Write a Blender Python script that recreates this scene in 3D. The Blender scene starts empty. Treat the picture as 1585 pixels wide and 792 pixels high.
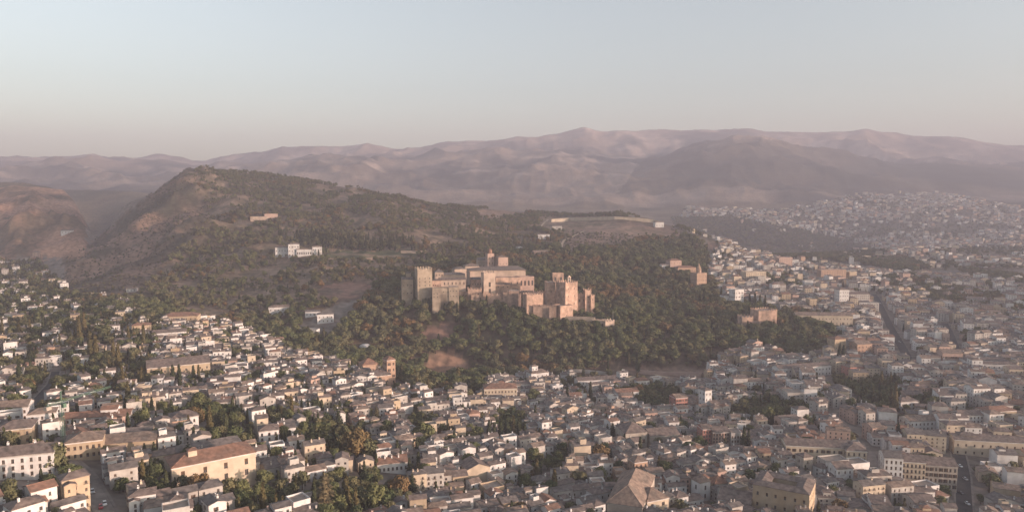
import bpy, math, random
import numpy as np
from mathutils import Vector, Matrix

random.seed(7)
rng = np.random.default_rng(7)
scene = bpy.context.scene
COL = scene.collection
R = math.radians

# ------------------------------------------------------------------ camera, sky, sun, exposure
CAM_Z = 230.0
F_PX, CX, CY = 1130.0, 792.5, 396.0
HORIZON = 300.0
PITCH = math.atan((CY - HORIZON) / F_PX)
cam_d = bpy.data.cameras.new('camera')
cam_d.sensor_width = 36.0
cam_d.lens = 36.0 * F_PX / 1585.0
cam_d.clip_start, cam_d.clip_end = 1.0, 60000.0
cam = bpy.data.objects.new('camera', cam_d)
cam.location = (0, 0, CAM_Z)
cam.rotation_euler = (R(90) - PITCH, 0, 0)
COL.objects.link(cam)
scene.camera = cam

SUN_EL, SUN_AZ = 6.2, 111.0          # azimuth clockwise from +Y (the view direction)
SUN_DIR = Vector((math.sin(R(SUN_AZ)) * math.cos(R(SUN_EL)), math.cos(R(SUN_AZ)) * math.cos(R(SUN_EL)), math.sin(R(SUN_EL))))
world = bpy.data.worlds.new('World')
scene.world = world
world.use_nodes = True
nt = world.node_tree
bg = nt.nodes['Background']
sky = nt.nodes.new('ShaderNodeTexSky')
sky.sky_type = 'NISHITA'
sky.sun_disc = False
sky.sun_elevation = R(SUN_EL)
sky.sun_rotation = R(SUN_AZ)
sky.air_density, sky.dust_density, sky.ozone_density = 1.0, 1.9, 1.8
veil = nt.nodes.new('ShaderNodeHueSaturation')       # thin high haze: the whole sky a little greyer
veil.inputs['Saturation'].default_value = 0.58
veil.inputs['Value'].default_value = 0.72
nt.links.new(sky.outputs[0], veil.inputs['Color'])
warm = nt.nodes.new('ShaderNodeMix'); warm.data_type = 'RGBA'; warm.blend_type = 'MULTIPLY'
warm.inputs[0].default_value = 1.0
warm.inputs[7].default_value = (1.0, 0.975, 0.925, 1)
nt.links.new(veil.outputs[0], warm.inputs[6])
nt.links.new(warm.outputs[2], bg.inputs[0])
bg.inputs[1].default_value = 0.15
sun_d = bpy.data.lights.new('sun', 'SUN')
sun_d.energy = 2.0
sun_d.angle = R(0.5)
sun_d.color = (1.0, 0.72, 0.58)
sun = bpy.data.objects.new('sun', sun_d)
sun.rotation_euler = SUN_DIR.to_track_quat('Z', 'Y').to_euler()
COL.objects.link(sun)
vs = scene.view_settings
vs.view_transform = 'Standard'
vs.look = 'None'
vs.exposure = 1.92
vs.gamma = 1.0
scene.cycles.use_denoising = True
scene.cycles.denoising_prefilter = 'ACCURATE'
scene.cycles.max_bounces = 4
scene.cycles.diffuse_bounces = 2
scene.cycles.glossy_bounces = 1
scene.cycles.volume_bounces = 1
scene.cycles.use_adaptive_sampling = False

# ------------------------------------------------------------------ projection helpers (pixels of the 1585 x 792 photograph)
CP, SP = math.cos(PITCH), math.sin(PITCH)

def slope(py):
    return np.tan(PITCH + np.arctan((np.asarray(py, float) - CY) / F_PX))

def unproject(px, py, Y):
    t = slope(py)
    return (px - CX) / F_PX * Y * (CP + t * SP), Y, CAM_Z - Y * t

def project(x, y, z):
    dz = z - CAM_Z
    fwd = y * CP - dz * SP
    up = y * SP + dz * CP
    return CX + F_PX * x / fwd, CY - F_PX * up / fwd

# ------------------------------------------------------------------ noise
def _hash(ix, iy, seed):
    h = (ix * 374761393 + iy * 668265263 + seed * 1442695041) & 0xFFFFFFFF
    h = ((h ^ (h >> 13)) * 1274126177) & 0xFFFFFFFF
    return ((h ^ (h >> 16)) & 0xFFFF) / 65535.0

def vnoise(x, y, seed=0):
    ix, iy = np.floor(x).astype(np.int64), np.floor(y).astype(np.int64)
    fx, fy = x - ix, y - iy
    fx, fy = fx * fx * (3 - 2 * fx), fy * fy * (3 - 2 * fy)
    a, b = _hash(ix, iy, seed), _hash(ix + 1, iy, seed)
    c, d = _hash(ix, iy + 1, seed), _hash(ix + 1, iy + 1, seed)
    return (a + (b - a) * fx) * (1 - fy) + (c + (d - c) * fx) * fy

def fbm(x, y, seed=0, octaves=4):
    s, amp, tot = 0.0, 1.0, 0.0
    for k in range(octaves):
        s = s + amp * vnoise(x * 2 ** k + 17.3 * k, y * 2 ** k - 9.1 * k, seed + k)
        tot += amp
        amp *= 0.5
    return s / tot

def ridged(x, y, seed=0, octaves=5):
    s, amp, tot = 0.0, 1.0, 0.0
    for k in range(octaves):
        n = 1 - np.abs(2 * vnoise(x * 2 ** k + 5.7 * k, y * 2 ** k + 3.3 * k, seed + k) - 1)
        s = s + amp * n * n
        tot += amp
        amp *= 0.5
    return s / tot

# ------------------------------------------------------------------ terrain: nodes (distance, height) per azimuth, one real height field
C = [-400, 0, 100, 200, 300, 400, 500, 600, 700, 800, 900, 1000, 1100, 1200, 1300, 1400, 1500, 1585, 2000]
def full(v): return [v] * len(C)
NODES = [   # (columns, distance, columns, picture row of the ground there, smoothing)
 (C, [150]*19, C, [1160]*4 + [1140]*3 + [1100]*12, 10),
 (C, [270,280,290,300,310,325,340,360,375,390,400,405,410,415,420,430,440,450,480], C, full(792), 10),
 (C, [350,355,365,375,390,410,430,450,475,495,510,515,520,525,530,540,545,550,580], C, full(700), 10),
 (C, [440,445,455,465,480,505,530,565,600,640,655,660,650,640,635,632,630,630,640], C, full(640), 10),
 (C, [560,570,580,590,605,625,655,690,730,780,800,800,790,770,760,755,750,750,760], C, full(590), 8),
 (C, [740,750,760,770,780,800,820,830,850,850,850,850,850,860,880,890,890,890,890], C, [530,520,515,510,520,535,550,575,592,580,578,578,572,560,545,540,540,540,540], 8),
 (C, [930,950,960,970,960,930,900,900,895,895,895,900,920,930,990,1060,1060,1060,1060], C, [485,480,475,470,480,500,505,520,535,530,530,530,525,525,510,505,505,505,505], 8),
 (C, [1150,1150,1120,1080,1080,1020,1000,960,950,950,960,980,1040,1080,1220,1280,1280,1280,1280], C, [450,445,450,445,450,465,460,478,480,488,492,500,490,480,465,465,465,465,465], 8),
 (C, [1350,1350,1300,1250,1220,1180,1150,1100,1100,1100,1120,1150,1230,1320,1500,1550,1550,1550,1550], C, [425,420,420,415,415,420,420,435,437,440,450,455,445,440,430,430,430,430,430], 8),
 (C, [1650,1600,1550,1500,1600,1550,1300,1300,1320,1400,1450,1500,1550,1650,1850,1900,1900,1900,1900], C, [395,390,385,380,340,345,395,400,395,395,390,395,395,405,405,405,405,405,405], 8),
 ([-400,0,100,150,200,300,400,500,600,700,800,900,1000,1060,1110,1200,1300,1585,2000], [2600,2600,2500,2000,1850,2100,2400,2300,2000,2200,2300,2150,2050,1850,1750,1900,2150,2150,2150],
  [-400,0,20,60,100,120,135,150,175,200,225,250,270,290,310,350,400,450,500,520,560,600,640,680,720,760,800,850,900,930,960,1000,1030,1060,1110,1150,1200,1300,1400,1500,1585,2000],
  [285,281,280,285,294,310,345,374,358,331,313,293,275,264,262,264,267,273,283,289,295,301,309,318,320,322,326,331,334,332,330,337,348,357,374,391,399,393,391,391,391,391], 2),
 ([-400,2000], [2900,2900], [-400,0,100,150,200,300,400,500,600,700,800,900,1000,1060,1110,1200,1300,1375,1585,2000], [330,330,340,385,350,320,320,330,335,335,340,345,352,372,396,396,396,385,375,375], 5),
 ([-400,2000], [3600,3600], [-400,0,100,170,230,260,300,500,700,900,1000,1060,1100,1200,1300,1400,1585,2000], [300,298,291,290,295,305,318,325,330,336,339,337,334,345,362,350,347,347], 4),
 ([-400,2000], [4100,4100], [-400,0,200,500,700,900,1000,1100,1200,1300,1400,1585,2000], [312,312,320,325,322,326,328,323,325,322,318,318,318], 4),
 ([-400,2000], [4900,4900], [-400,0,300,500,600,700,800,900,1000,1100,1200,1300,1400,1500,1585,2000], [286,284,288,284,284,288,282,287,296,292,296,301,297,301,306,306], 4),
 ([-400,2000], [6300,6300], [-400,0,140,200,270,320,500,600,655,700,760,800,870,950,1000,1060,1130,1190,1240,1300,1350,1400,1500,1585,2000],
  [264,262,257,260,254,262,250,255,245,240,240,245,236,250,245,232,222,217,222,230,243,252,255,258,260], 2),
 ([-400,2000], [7300,7300], [-400,0,300,500,700,900,1000,1130,1190,1300,1400,1585,2000], [266,264,264,252,242,240,256,262,264,264,260,260,260], 4),
 ([-400,2000], [8700,8700],
  [-400,0,60,100,140,170,205,235,255,275,300,320,350,400,440,500,570,600,630,655,690,725,750,785,800,830,870,888,905,925,960,1000,1030,1085,1120,1155,1180,1210,1250,1300,1335,1360,1400,1450,1490,1530,1585,2000],
  [255,250,247,244,239,245,246,241,238,240,248,252,244,235,229,226,224,229,233,230,222,219,221,217,213,213,206,202,198,203,204,201,201,199,198,198,202,203,202,202,198,204,210,213,215,222,226,238], 1),
 ([-400,2000], [10300,10300], [-400,2000], [300,300], 1),
]
def gsmooth(a, s):
    if s <= 0: return a
    k = np.arange(-3 * s, 3 * s + 1); w = np.exp(-0.5 * (k / s) ** 2); w /= w.sum()
    return np.convolve(np.pad(a, 3 * s, mode='edge'), w, mode='valid')

NU, ND = 700, 470
U_MAX = 0.92
UG = np.linspace(-U_MAX, U_MAX, NU)
LG = np.linspace(math.log(150), math.log(10300), ND)
DG = np.exp(LG)
colpx = UG * F_PX + CX
nd_d, nd_z = [], []
for cd, dd, cy_, yy, sm in NODES:
    d = gsmooth(np.interp(colpx, cd, dd), max(4, sm))
    yrow = gsmooth(np.interp(colpx, cy_, yy), sm)
    nd_d.append(d); nd_z.append(CAM_Z - d * slope(yrow))
nd_d, nd_z = np.array(nd_d), np.array(nd_z)
ZT = np.zeros((NU, ND))
for i in range(NU):
    ZT[i] = np.interp(LG, np.log(nd_d[:, i]), nd_z[:, i])
near = DG < 2600
k3 = np.array([.25, .5, .25])
for i in range(NU):
    s = np.convolve(np.pad(ZT[i], 1, mode='edge'), k3, mode='valid')
    ZT[i] = np.where(near, s, ZT[i])
XT = UG[:, None] * DG[None, :]
YT = np.broadcast_to(DG[None, :], XT.shape)
def band(a, b, c, d):      # trapezoid weight in distance
    return np.clip((YT - a) / (b - a), 0, 1) * np.clip((d - YT) / (d - c), 0, 1)
ZT += band(950, 1250, 2000, 2600) * 14 * (fbm(XT / 160, YT / 160, 3) - .5)
gul = np.clip((0.0 - XT / YT - 0.36) / 0.06, 0, 1) * band(1150, 1350, 2000, 2500)
ZT += gul * (75 * (ridged(XT / 330, YT / 330, 11) - .5) + 26 * (ridged(XT / 90, YT / 90, 13, 3) - .5))
ZT += band(1000, 1250, 2100, 2500) * np.clip((XT / YT + .45) / .1, 0, 1) * np.clip((.05 - XT / YT) / .1, 0, 1) * 16 * (ridged(XT / 130, YT / 130, 15, 3) - .5)
ZT += np.clip((-.58 - XT / YT) / .05, 0, 1) * band(1500, 1750, 2300, 2600) * 45 * (ridged(XT / 230, YT / 230, 17, 4) - .5)
ZT += band(2700, 3600, 4300, 5200) * 26 * (ridged(XT / 700, YT / 700, 21) - .5)
ZT += band(3900, 4900, 6000, 7200) * (190 * (ridged(XT / 1500, YT / 1500, 31, 6) - .42) + 95 * (ridged(XT / 420, YT / 420, 33, 4) - .42)) * np.clip(1.1 - np.clip(XT / YT - .33, 0, 1) * 3.2, .25, 1)
ZT += band(6100, 7200, 7900, 8900) * (190 * (ridged(XT / 1500, YT / 1500, 41, 6) - .42) + 110 * (ridged(XT / 480, YT / 480, 43, 4) - .42))
ZT += band(7700, 8500, 8900, 9700) * 36 * (fbm(XT / 300, YT / 300, 51) - .5)

_px = XT / YT * F_PX + CX          # the eroded red cliff under the citadel
ZT += np.clip(1 - np.abs(_px - 690) / 40, 0, 1) * np.clip(1 - np.abs(YT - 878) / 30, 0, 1) * 9 * (ridged(XT / 22, YT / 22, 81, 3) - .3)

def ground(x, y):
    x = np.asarray(x, float); y = np.asarray(y, float)
    yy = np.clip(y, 151, 10250)
    fu = np.clip((x / yy + U_MAX) / (2 * U_MAX) * (NU - 1), 0, NU - 1.001)
    fl = np.clip((np.log(yy) - LG[0]) / (LG[-1] - LG[0]) * (ND - 1), 0, ND - 1.001)
    i, j = fu.astype(int), fl.astype(int)
    a, b = fu - i, fl - j
    return (ZT[i, j] * (1 - a) + ZT[i + 1, j] * a) * (1 - b) + (ZT[i, j + 1] * (1 - a) + ZT[i + 1, j + 1] * a) * b

_YR = np.exp(np.linspace(math.log(200), math.log(10000), 4000))
def at(px, py, Y=None):
    """The point of the ground that the photograph shows at (px, py); with Y, the point of that sight line at distance Y."""
    if Y is not None:
        return Vector(float(c) for c in unproject(px, py, Y))
    xs, ys, zs = unproject(px, py, _YR)
    hit = np.nonzero(zs <= ground(xs, ys))[0]
    k = hit[0] if len(hit) else -1
    return Vector((xs[k], ys[k], ground(xs[k], ys[k])))

def inpoly(px, py, poly):
    px, py = np.asarray(px, float), np.asarray(py, float)
    r = np.zeros(px.shape, bool)
    n = len(poly)
    for k in range(n):
        (x1, y1), (x2, y2) = poly[k], poly[(k + 1) % n]
        c = (y1 > py) != (y2 > py)
        if y1 != y2:
            r ^= c & (px < (x2 - x1) * (py - y1) / (y2 - y1) + x1)
    return r
def inell(px, py, e):
    return ((px - e[0]) / e[2]) ** 2 + ((py - e[1]) / e[3]) ** 2 < 1
# ------------------------------------------------------------------ materials
def new_mat(name):
    m = bpy.data.materials.new(name); m.use_nodes = True
    return m, m.node_tree.nodes, m.node_tree.links, m.node_tree.nodes['Principled BSDF']

def mottled(name, base, vary=.25, scale=.3, rough=.9, second=None, stain=0.0, streak=0.0, obj_vary=0.0, spec=.2):
    """Colour broken by two noises; second = colour of patches (lichen, dirt); streak = rain streaks down a wall."""
    m, N, L, b = new_mat(name)
    b.inputs['Roughness'].default_value = rough
    b.inputs['Specular IOR Level'].default_value = spec
    geo = N.new('ShaderNodeNewGeometry')
    n1 = N.new('ShaderNodeTexNoise'); n1.inputs['Scale'].default_value = scale; n1.inputs['Detail'].default_value = 5
    L.new(geo.outputs['Position'], n1.inputs['Vector'])
    r1 = N.new('ShaderNodeMapRange'); r1.inputs[1].default_value = .3; r1.inputs[2].default_value = .7
    r1.inputs[3].default_value = 1 - vary; r1.inputs[4].default_value = 1 + vary
    L.new(n1.outputs['Fac'], r1.inputs[0])
    last = r1.outputs[0]
    if obj_vary:
        oi = N.new('ShaderNodeObjectInfo')
        ro = N.new('ShaderNodeMapRange'); ro.inputs[3].default_value = 1 - obj_vary; ro.inputs[4].default_value = 1 + obj_vary
        L.new(oi.outputs['Random'], ro.inputs[0])
        mu = N.new('ShaderNodeMath'); mu.operation = 'MULTIPLY'
        L.new(last, mu.inputs[0]); L.new(ro.outputs[0], mu.inputs[1]); last = mu.outputs[0]
    mix = N.new('ShaderNodeMix'); mix.data_type = 'RGBA'
    mix.inputs[6].default_value = (*base, 1)
    mix.inputs[7].default_value = (*(second or base), 1)
    n2 = N.new('ShaderNodeTexNoise'); n2.inputs['Scale'].default_value = scale * .37; n2.inputs['Detail'].default_value = 6
    if streak:
        mp = N.new('ShaderNodeMapping'); mp.inputs['Scale'].default_value = (1, 1, streak)
        L.new(geo.outputs['Position'], mp.inputs['Vector']); L.new(mp.outputs[0], n2.inputs['Vector'])
    else:
        L.new(geo.outputs['Position'], n2.inputs['Vector'])
    r2 = N.new('ShaderNodeMapRange'); r2.inputs[1].default_value = .45; r2.inputs[2].default_value = .65; r2.inputs[4].default_value = stain
    L.new(n2.outputs['Fac'], r2.inputs[0]); L.new(r2.outputs[0], mix.inputs[0])
    vm = N.new('ShaderNodeVectorMath'); vm.operation = 'SCALE'
    L.new(mix.outputs[2], vm.inputs[0]); L.new(last, vm.inputs['Scale'])
    L.new(vm.outputs[0], b.inputs['Base Color'])
    return m

WALL = {
 'white':  mottled('whitewash', (.56, .545, .535), .12, .35, .9, (.38, .355, .335), .55, .3),
 'pale':   mottled('old_whitewash', (.40, .375, .35), .15, .35, .9, (.27, .24, .22), .6, .3),
 'cream':  mottled('cream_render', (.46, .385, .30), .12, .3, .9, (.31, .25, .19), .5, .3),
 'ochre':  mottled('ochre_render', (.37, .295, .215), .12, .3, .9, (.34, .24, .15), .5, .3),
 'pink':   mottled('pink_render', (.40, .285, .24), .10, .3, .9, (.36, .25, .2), .5, .3),
 'grey':   mottled('grey_stone', (.34, .30, .26), .18, .3, .9, (.24, .21, .18), .6, .3),
 'brick':  mottled('brick_wall', (.37, .255, .19), .18, .5, .9, (.3, .2, .15), .5),
 'red':    mottled('red_render', (.33, .17, .14), .10, .3, .9, (.28, .12, .1), .5),
 'fort':   mottled('rammed_earth', (.45, .305, .235), .3, .22, .95, (.24, .175, .14), .9, .3),
 'fortgrey': mottled('grey_earth_wall', (.35, .28, .215), .25, .16, .95, (.22, .18, .145), .8, .35),
 'fortpale': mottled('pale_stone', (.45, .345, .28), .22, .15, .95, (.34, .27, .21), .7, .35),
}
ROOF = {
 'brown':  mottled('brown_tile', (.17, .132, .117), .38, .5, .95, (.115, .10, .092), .8),
 'grey':   mottled('grey_brown_tile', (.148, .128, .12), .38, .5, .95, (.105, .096, .091), .8),
 'tan':    mottled('tan_tile', (.215, .16, .13), .38, .5, .95, (.14, .116, .1), .8),
 'red':    mottled('red_tile', (.225, .13, .095), .3, .5, .95, (.16, .11, .088), .7),
 'terrace': mottled('terrace_floor', (.30, .24, .20), .2, .4, .95, (.22, .18, .16), .6),
}
GLASS = mottled('window_dark', (.035, .03, .03), .3, .6, .35, spec=.5)
SHUTTER = mottled('brown_wood', (.085, .05, .032), .3, .6, .7)
FRAME = mottled('window_frame', (.30, .25, .21), .2, .6, .7)
METAL_GREEN = mottled('green_paint', (.085, .145, .105), .1, .5, .5)
METAL_GREY = mottled('grey_metal', (.30, .30, .30), .1, .5, .5)
CANVAS = mottled('white_canvas', (.42, .41, .40), .06, .3, .8)
ASPHALT = mottled('asphalt', (.055, .052, .052), .2, .2, .9, (.08, .075, .07), .6)
PAVING = mottled('stone_paving', (.22, .19, .17), .2, .25, .9, (.16, .14, .125), .6)
PATHM = mottled('path_earth', (.46, .36, .26), .15, .1, .95, (.36, .28, .2), .6)
BARK = mottled('bark', (.07, .05, .035), .3, 1.2, .95)
RED_EARTH = mottled('red_earth', (.40, .235, .155), .22, .15, .95, (.30, .2, .14), .7)

def leafy(name, base, other, vary=.35):
    m, N, L, b = new_mat(name)
    b.inputs['Roughness'].default_value = .8
    b.inputs['Specular IOR Level'].default_value = .12
    oi = N.new('ShaderNodeObjectInfo')
    geo = N.new('ShaderNodeNewGeometry')
    n1 = N.new('ShaderNodeTexNoise'); n1.inputs['Scale'].default_value = .35; n1.inputs['Detail'].default_value = 4
    L.new(geo.outputs['Position'], n1.inputs['Vector'])
    ad = N.new('ShaderNodeMath'); ad.operation = 'MULTIPLY_ADD'; ad.inputs[1].default_value = .55
    L.new(n1.outputs['Fac'], ad.inputs[0])
    ml = N.new('ShaderNodeMath'); ml.operation = 'MULTIPLY'; ml.inputs[1].default_value = .85
    L.new(oi.outputs['Random'], ml.inputs[0]); L.new(ml.outputs[0], ad.inputs[2])
    rr = N.new('ShaderNodeMapRange'); rr.inputs[1].default_value = .25; rr.inputs[2].default_value = 1.0
    L.new(ad.outputs[0], rr.inputs[0])
    mix = N.new('ShaderNodeMix'); mix.data_type = 'RGBA'
    mix.inputs[6].default_value = (*base, 1); mix.inputs[7].default_value = (*other, 1)
    L.new(rr.outputs[0], mix.inputs[0])
    n2 = N.new('ShaderNodeTexNoise'); n2.inputs['Scale'].default_value = 1.3; n2.inputs['Detail'].default_value = 3
    L.new(geo.outputs['Position'], n2.inputs['Vector'])
    r2 = N.new('ShaderNodeMapRange'); r2.inputs[1].default_value = .3; r2.inputs[2].default_value = .7
    r2.inputs[3].default_value = 1 - vary; r2.inputs[4].default_value = 1 + vary
    L.new(n2.outputs['Fac'], r2.inputs[0])
    vm = N.new('ShaderNodeVectorMath'); vm.operation = 'SCALE'
    L.new(mix.outputs[2], vm.inputs[0]); L.new(r2.outputs[0], vm.inputs['Scale'])
    L.new(vm.outputs[0], b.inputs['Base Color'])
    return m
LEAF = {
 'green':   leafy('green_leaves', (.06, .076, .034), (.115, .12, .052)),
 'olive':   leafy('olive_leaves', (.085, .09, .046), (.13, .12, .062)),
 'autumn':  leafy('autumn_leaves', (.13, .095, .045), (.165, .105, .052)),
 'dark':    leafy('dark_needles', (.026, .034, .018), (.045, .05, .024)),
 'gold':    leafy('golden_needles', (.06, .055, .026), (.085, .068, .03)),
 'cedar':   leafy('grey_green_needles', (.10, .088, .052), (.13, .105, .062)),
 'pine':    leafy('pine_needles', (.08, .088, .044), (.125, .115, .06)),
 'scrub':   leafy('scrub_leaves', (.05, .05, .034), (.085, .07, .048)),
}

# ------------------------------------------------------------------ mesh building
class MB:
    def __init__(s): s.v, s.f, s.m = [], [], []
    def poly(s, pts, m=0):
        n = len(s.v); s.v.extend(pts); s.f.append(tuple(range(n, n + len(pts)))); s.m.append(m)
    def box(s, x0, x1, y0, y1, z0, z1, m=0, bottom=True):
        n = len(s.v)
        s.v.extend([(x0, y0, z0), (x1, y0, z0), (x1, y1, z0), (x0, y1, z0), (x0, y0, z1), (x1, y0, z1), (x1, y1, z1), (x0, y1, z1)])
        fs = [(0, 1, 5, 4), (1, 2, 6, 5), (2, 3, 7, 6), (3, 0, 4, 7), (4, 5, 6, 7)] + ([(3, 2, 1, 0)] if bottom else [])
        for f in fs: s.f.append(tuple(n + i for i in f)); s.m.append(m)
    def beam(s, a, b, r, m=0, n=4):
        a, b = Vector(a), Vector(b); d = (b - a).normalized()
        t = d.cross(Vector((0, 0, 1)) if abs(d.z) < .9 else Vector((1, 0, 0))).normalized(); w = d.cross(t)
        k = len(s.v)
        for p in (a, b):
            for i in range(n):
                an = 2 * math.pi * (i + .5) / n
                s.v.append(tuple(p + r * (math.cos(an) * t + math.sin(an) * w)))
        for i in range(n):
            j = (i + 1) % n
            s.f.append((k + i, k + j, k + n + j, k + n + i)); s.m.append(m)
        s.f.append(tuple(k + n + i for i in range(n))); s.m.append(m)
        s.f.append(tuple(k + n - 1 - i for i in range(n))); s.m.append(m)
    def lathe(s, prof, n=10, m=0, cx=0, cy=0):
        k = len(s.v)
        for r, z in prof:
            for i in range(n):
                an = 2 * math.pi * i / n
                s.v.append((cx + r * math.cos(an), cy + r * math.sin(an), z))
        for q in range(len(prof) - 1):
            for i in range(n):
                j = (i + 1) % n
                s.f.append((k + q * n + i, k + q * n + j, k + (q + 1) * n + j, k + (q + 1) * n + i)); s.m.append(m)
    def add(s, o, M=None, mmap=None):
        n = len(s.v)
        s.v.extend(o.v if M is None else [tuple(M @ Vector(p)) for p in o.v])
        s.f.extend(tuple(n + i for i in f) for f in o.f)
        s.m.extend(o.m if mmap is None else [mmap[i] for i in o.m])
    def mesh(s, name, mats):
        me = bpy.data.meshes.new(name)
        me.from_pydata(s.v, [], s.f)
        for m in (mats if isinstance(mats, (list, tuple)) else [mats]): me.materials.append(m)
        if any(s.m): me.polygons.foreach_set('material_index', s.m)
        return me
    def build(s, name, mats, parent=None):
        return link(name, s.mesh(name, mats), parent)

def link(name, me, parent=None, mat=None):
    o = bpy.data.objects.new(name, me); COL.objects.link(o)
    if parent is not None: o.parent = parent
    if mat is not None: o.matrix_local = mat
    return o
def tag(o, label=None, cat=None, group=None, kind=None):
    if label: o['label'] = label
    if cat: o['category'] = cat
    if group: o['group'] = group
    if kind: o['kind'] = kind
    return o
def empty(name, loc, rz=0.0):
    o = bpy.data.objects.new(name, None); COL.objects.link(o)
    o.empty_display_size = .5
    o.location = loc; o.rotation_euler = (0, 0, rz)
    return o

# ------------------------------------------------------------------ land cover (outlines read off the photograph, thrown onto the ground)
CITY = [(-80, 830), (-80, 560), (60, 515), (130, 515), (250, 500), (330, 498), (400, 520), (470, 556), (560, 572), (612, 590), (640, 612), (735, 618),
        (750, 592), (800, 592), (822, 578), (862, 590), (900, 572), (985, 580), (1085, 592), (1112, 556), (1165, 542), (1290, 556), (1300, 540),
        (1270, 505), (1215, 480), (1140, 468), (1110, 450), (1095, 425), (1110, 372), (1135, 374), (1200, 403), (1320, 420), (1585, 436), (1980, 446), (1980, 830)]
MIXED = [(-80, 400), (60, 405), (110, 455), (200, 470), (250, 500), (225, 600), (160, 640), (90, 590), (-80, 570)]
MEADOWS = {   # bare or open ground
 'red_bank': [(495, 440), (560, 433), (578, 440), (560, 462), (520, 466), (500, 470)],
 'slope_a': [(650, 520), (700, 497), (712, 500), (690, 530), (660, 535)],
 'cliff': [(654, 592), (662, 546), (700, 538), (730, 556), (734, 578), (700, 594)],
 'red_field': [(735, 326), (770, 320), (820, 324), (810, 334), (745, 338)],
 'terrace_hill': [(870, 392), (880, 358), (960, 342), (1040, 350), (1060, 368), (1000, 372), (930, 388)],
 'lower_hill': [(880, 576), (985, 567), (1095, 570), (1088, 592), (1010, 594), (890, 588)],
 'generalife': [(500, 390), (640, 384), (650, 396), (560, 408), (510, 400)],
 'hill_right': [(1085, 380), (1105, 370), (1120, 380), (1105, 390)],
}
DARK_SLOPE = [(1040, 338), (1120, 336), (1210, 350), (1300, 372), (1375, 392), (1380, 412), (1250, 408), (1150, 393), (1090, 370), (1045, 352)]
TOWN = [(1050, 336), (1060, 322), (1200, 326), (1250, 318), (1330, 300), (1450, 298), (1600, 325), (1980, 335), (1980, 448), (1585, 440), (1400, 425), (1330, 405), (1380, 395), (1300, 372), (1210, 350), (1120, 336)]
GREENS = [(312, 655, 42, 26), (508, 690, 34, 30), (558, 690, 26, 26), (555, 768, 72, 32), (405, 778, 40, 24), (655, 662, 26, 16), (788, 662, 30, 20), (1192, 640, 62, 20),
          (1358, 612, 44, 26), (1235, 524, 72, 26), (100, 742, 34, 30), (20, 745, 30, 45), (855, 722, 34, 14), (1010, 612, 50, 16), (905, 598, 40, 10), (1020, 625, 36, 14), (60, 600, 40, 25),
          (355, 668, 40, 32), (240, 760, 34, 18), (725, 775, 22, 14), (1300, 600, 24, 14), (1390, 640, 30, 14), (1280, 735, 1, 1), (150, 690, 1, 1), (1440, 620, 24, 10)]
GREEN_BANDS = [[(1330, 432), (1420, 428), (1500, 452), (1600, 470), (1600, 492), (1480, 478), (1400, 455)], [(1180, 430), (1225, 425), (1240, 450), (1195, 452)],
               [(1330, 408), (1400, 398), (1440, 414), (1400, 424)], [(1480, 416), (1600, 430), (1600, 444), (1500, 432)], [(1120, 470), (1300, 492), (1260, 505), (1150, 490)]]
F_FORT = [(520, 520), (560, 470), (615, 440), (720, 470), (800, 490), (960, 500), (1000, 470), (1075, 440), (1150, 480), (1290, 510), (1290, 552), (1160, 542), (1105, 558), (1080, 578), (985, 572), (900, 572), (862, 588), (822, 576), (800, 592), (748, 594), (735, 622), (640, 614), (610, 585), (560, 570), (470, 552), (440, 520)]
F_BACK = [(560, 470), (600, 425), (720, 405), (840, 385), (900, 375), (1060, 366), (1095, 380), (1095, 425), (1110, 450), (1075, 445), (1000, 474), (960, 500), (800, 490), (720, 470)]
F_HILL = [(205, 470), (280, 380), (330, 335), (285, 262), (330, 258), (500, 283), (700, 316), (840, 330), (960, 330), (1040, 350), (900, 376), (840, 386), (700, 408), (600, 425), (520, 470), (420, 490), (330, 500), (250, 500)]
F_LEFT = [(95, 470), (100, 400), (150, 370), (220, 310), (285, 262), (330, 335), (280, 380), (205, 470)]
F_BELT = [(110, 470), (205, 462), (330, 500), (420, 480), (520, 470), (440, 520), (470, 556), (400, 522), (330, 500), (250, 503), (190, 490)]

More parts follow.
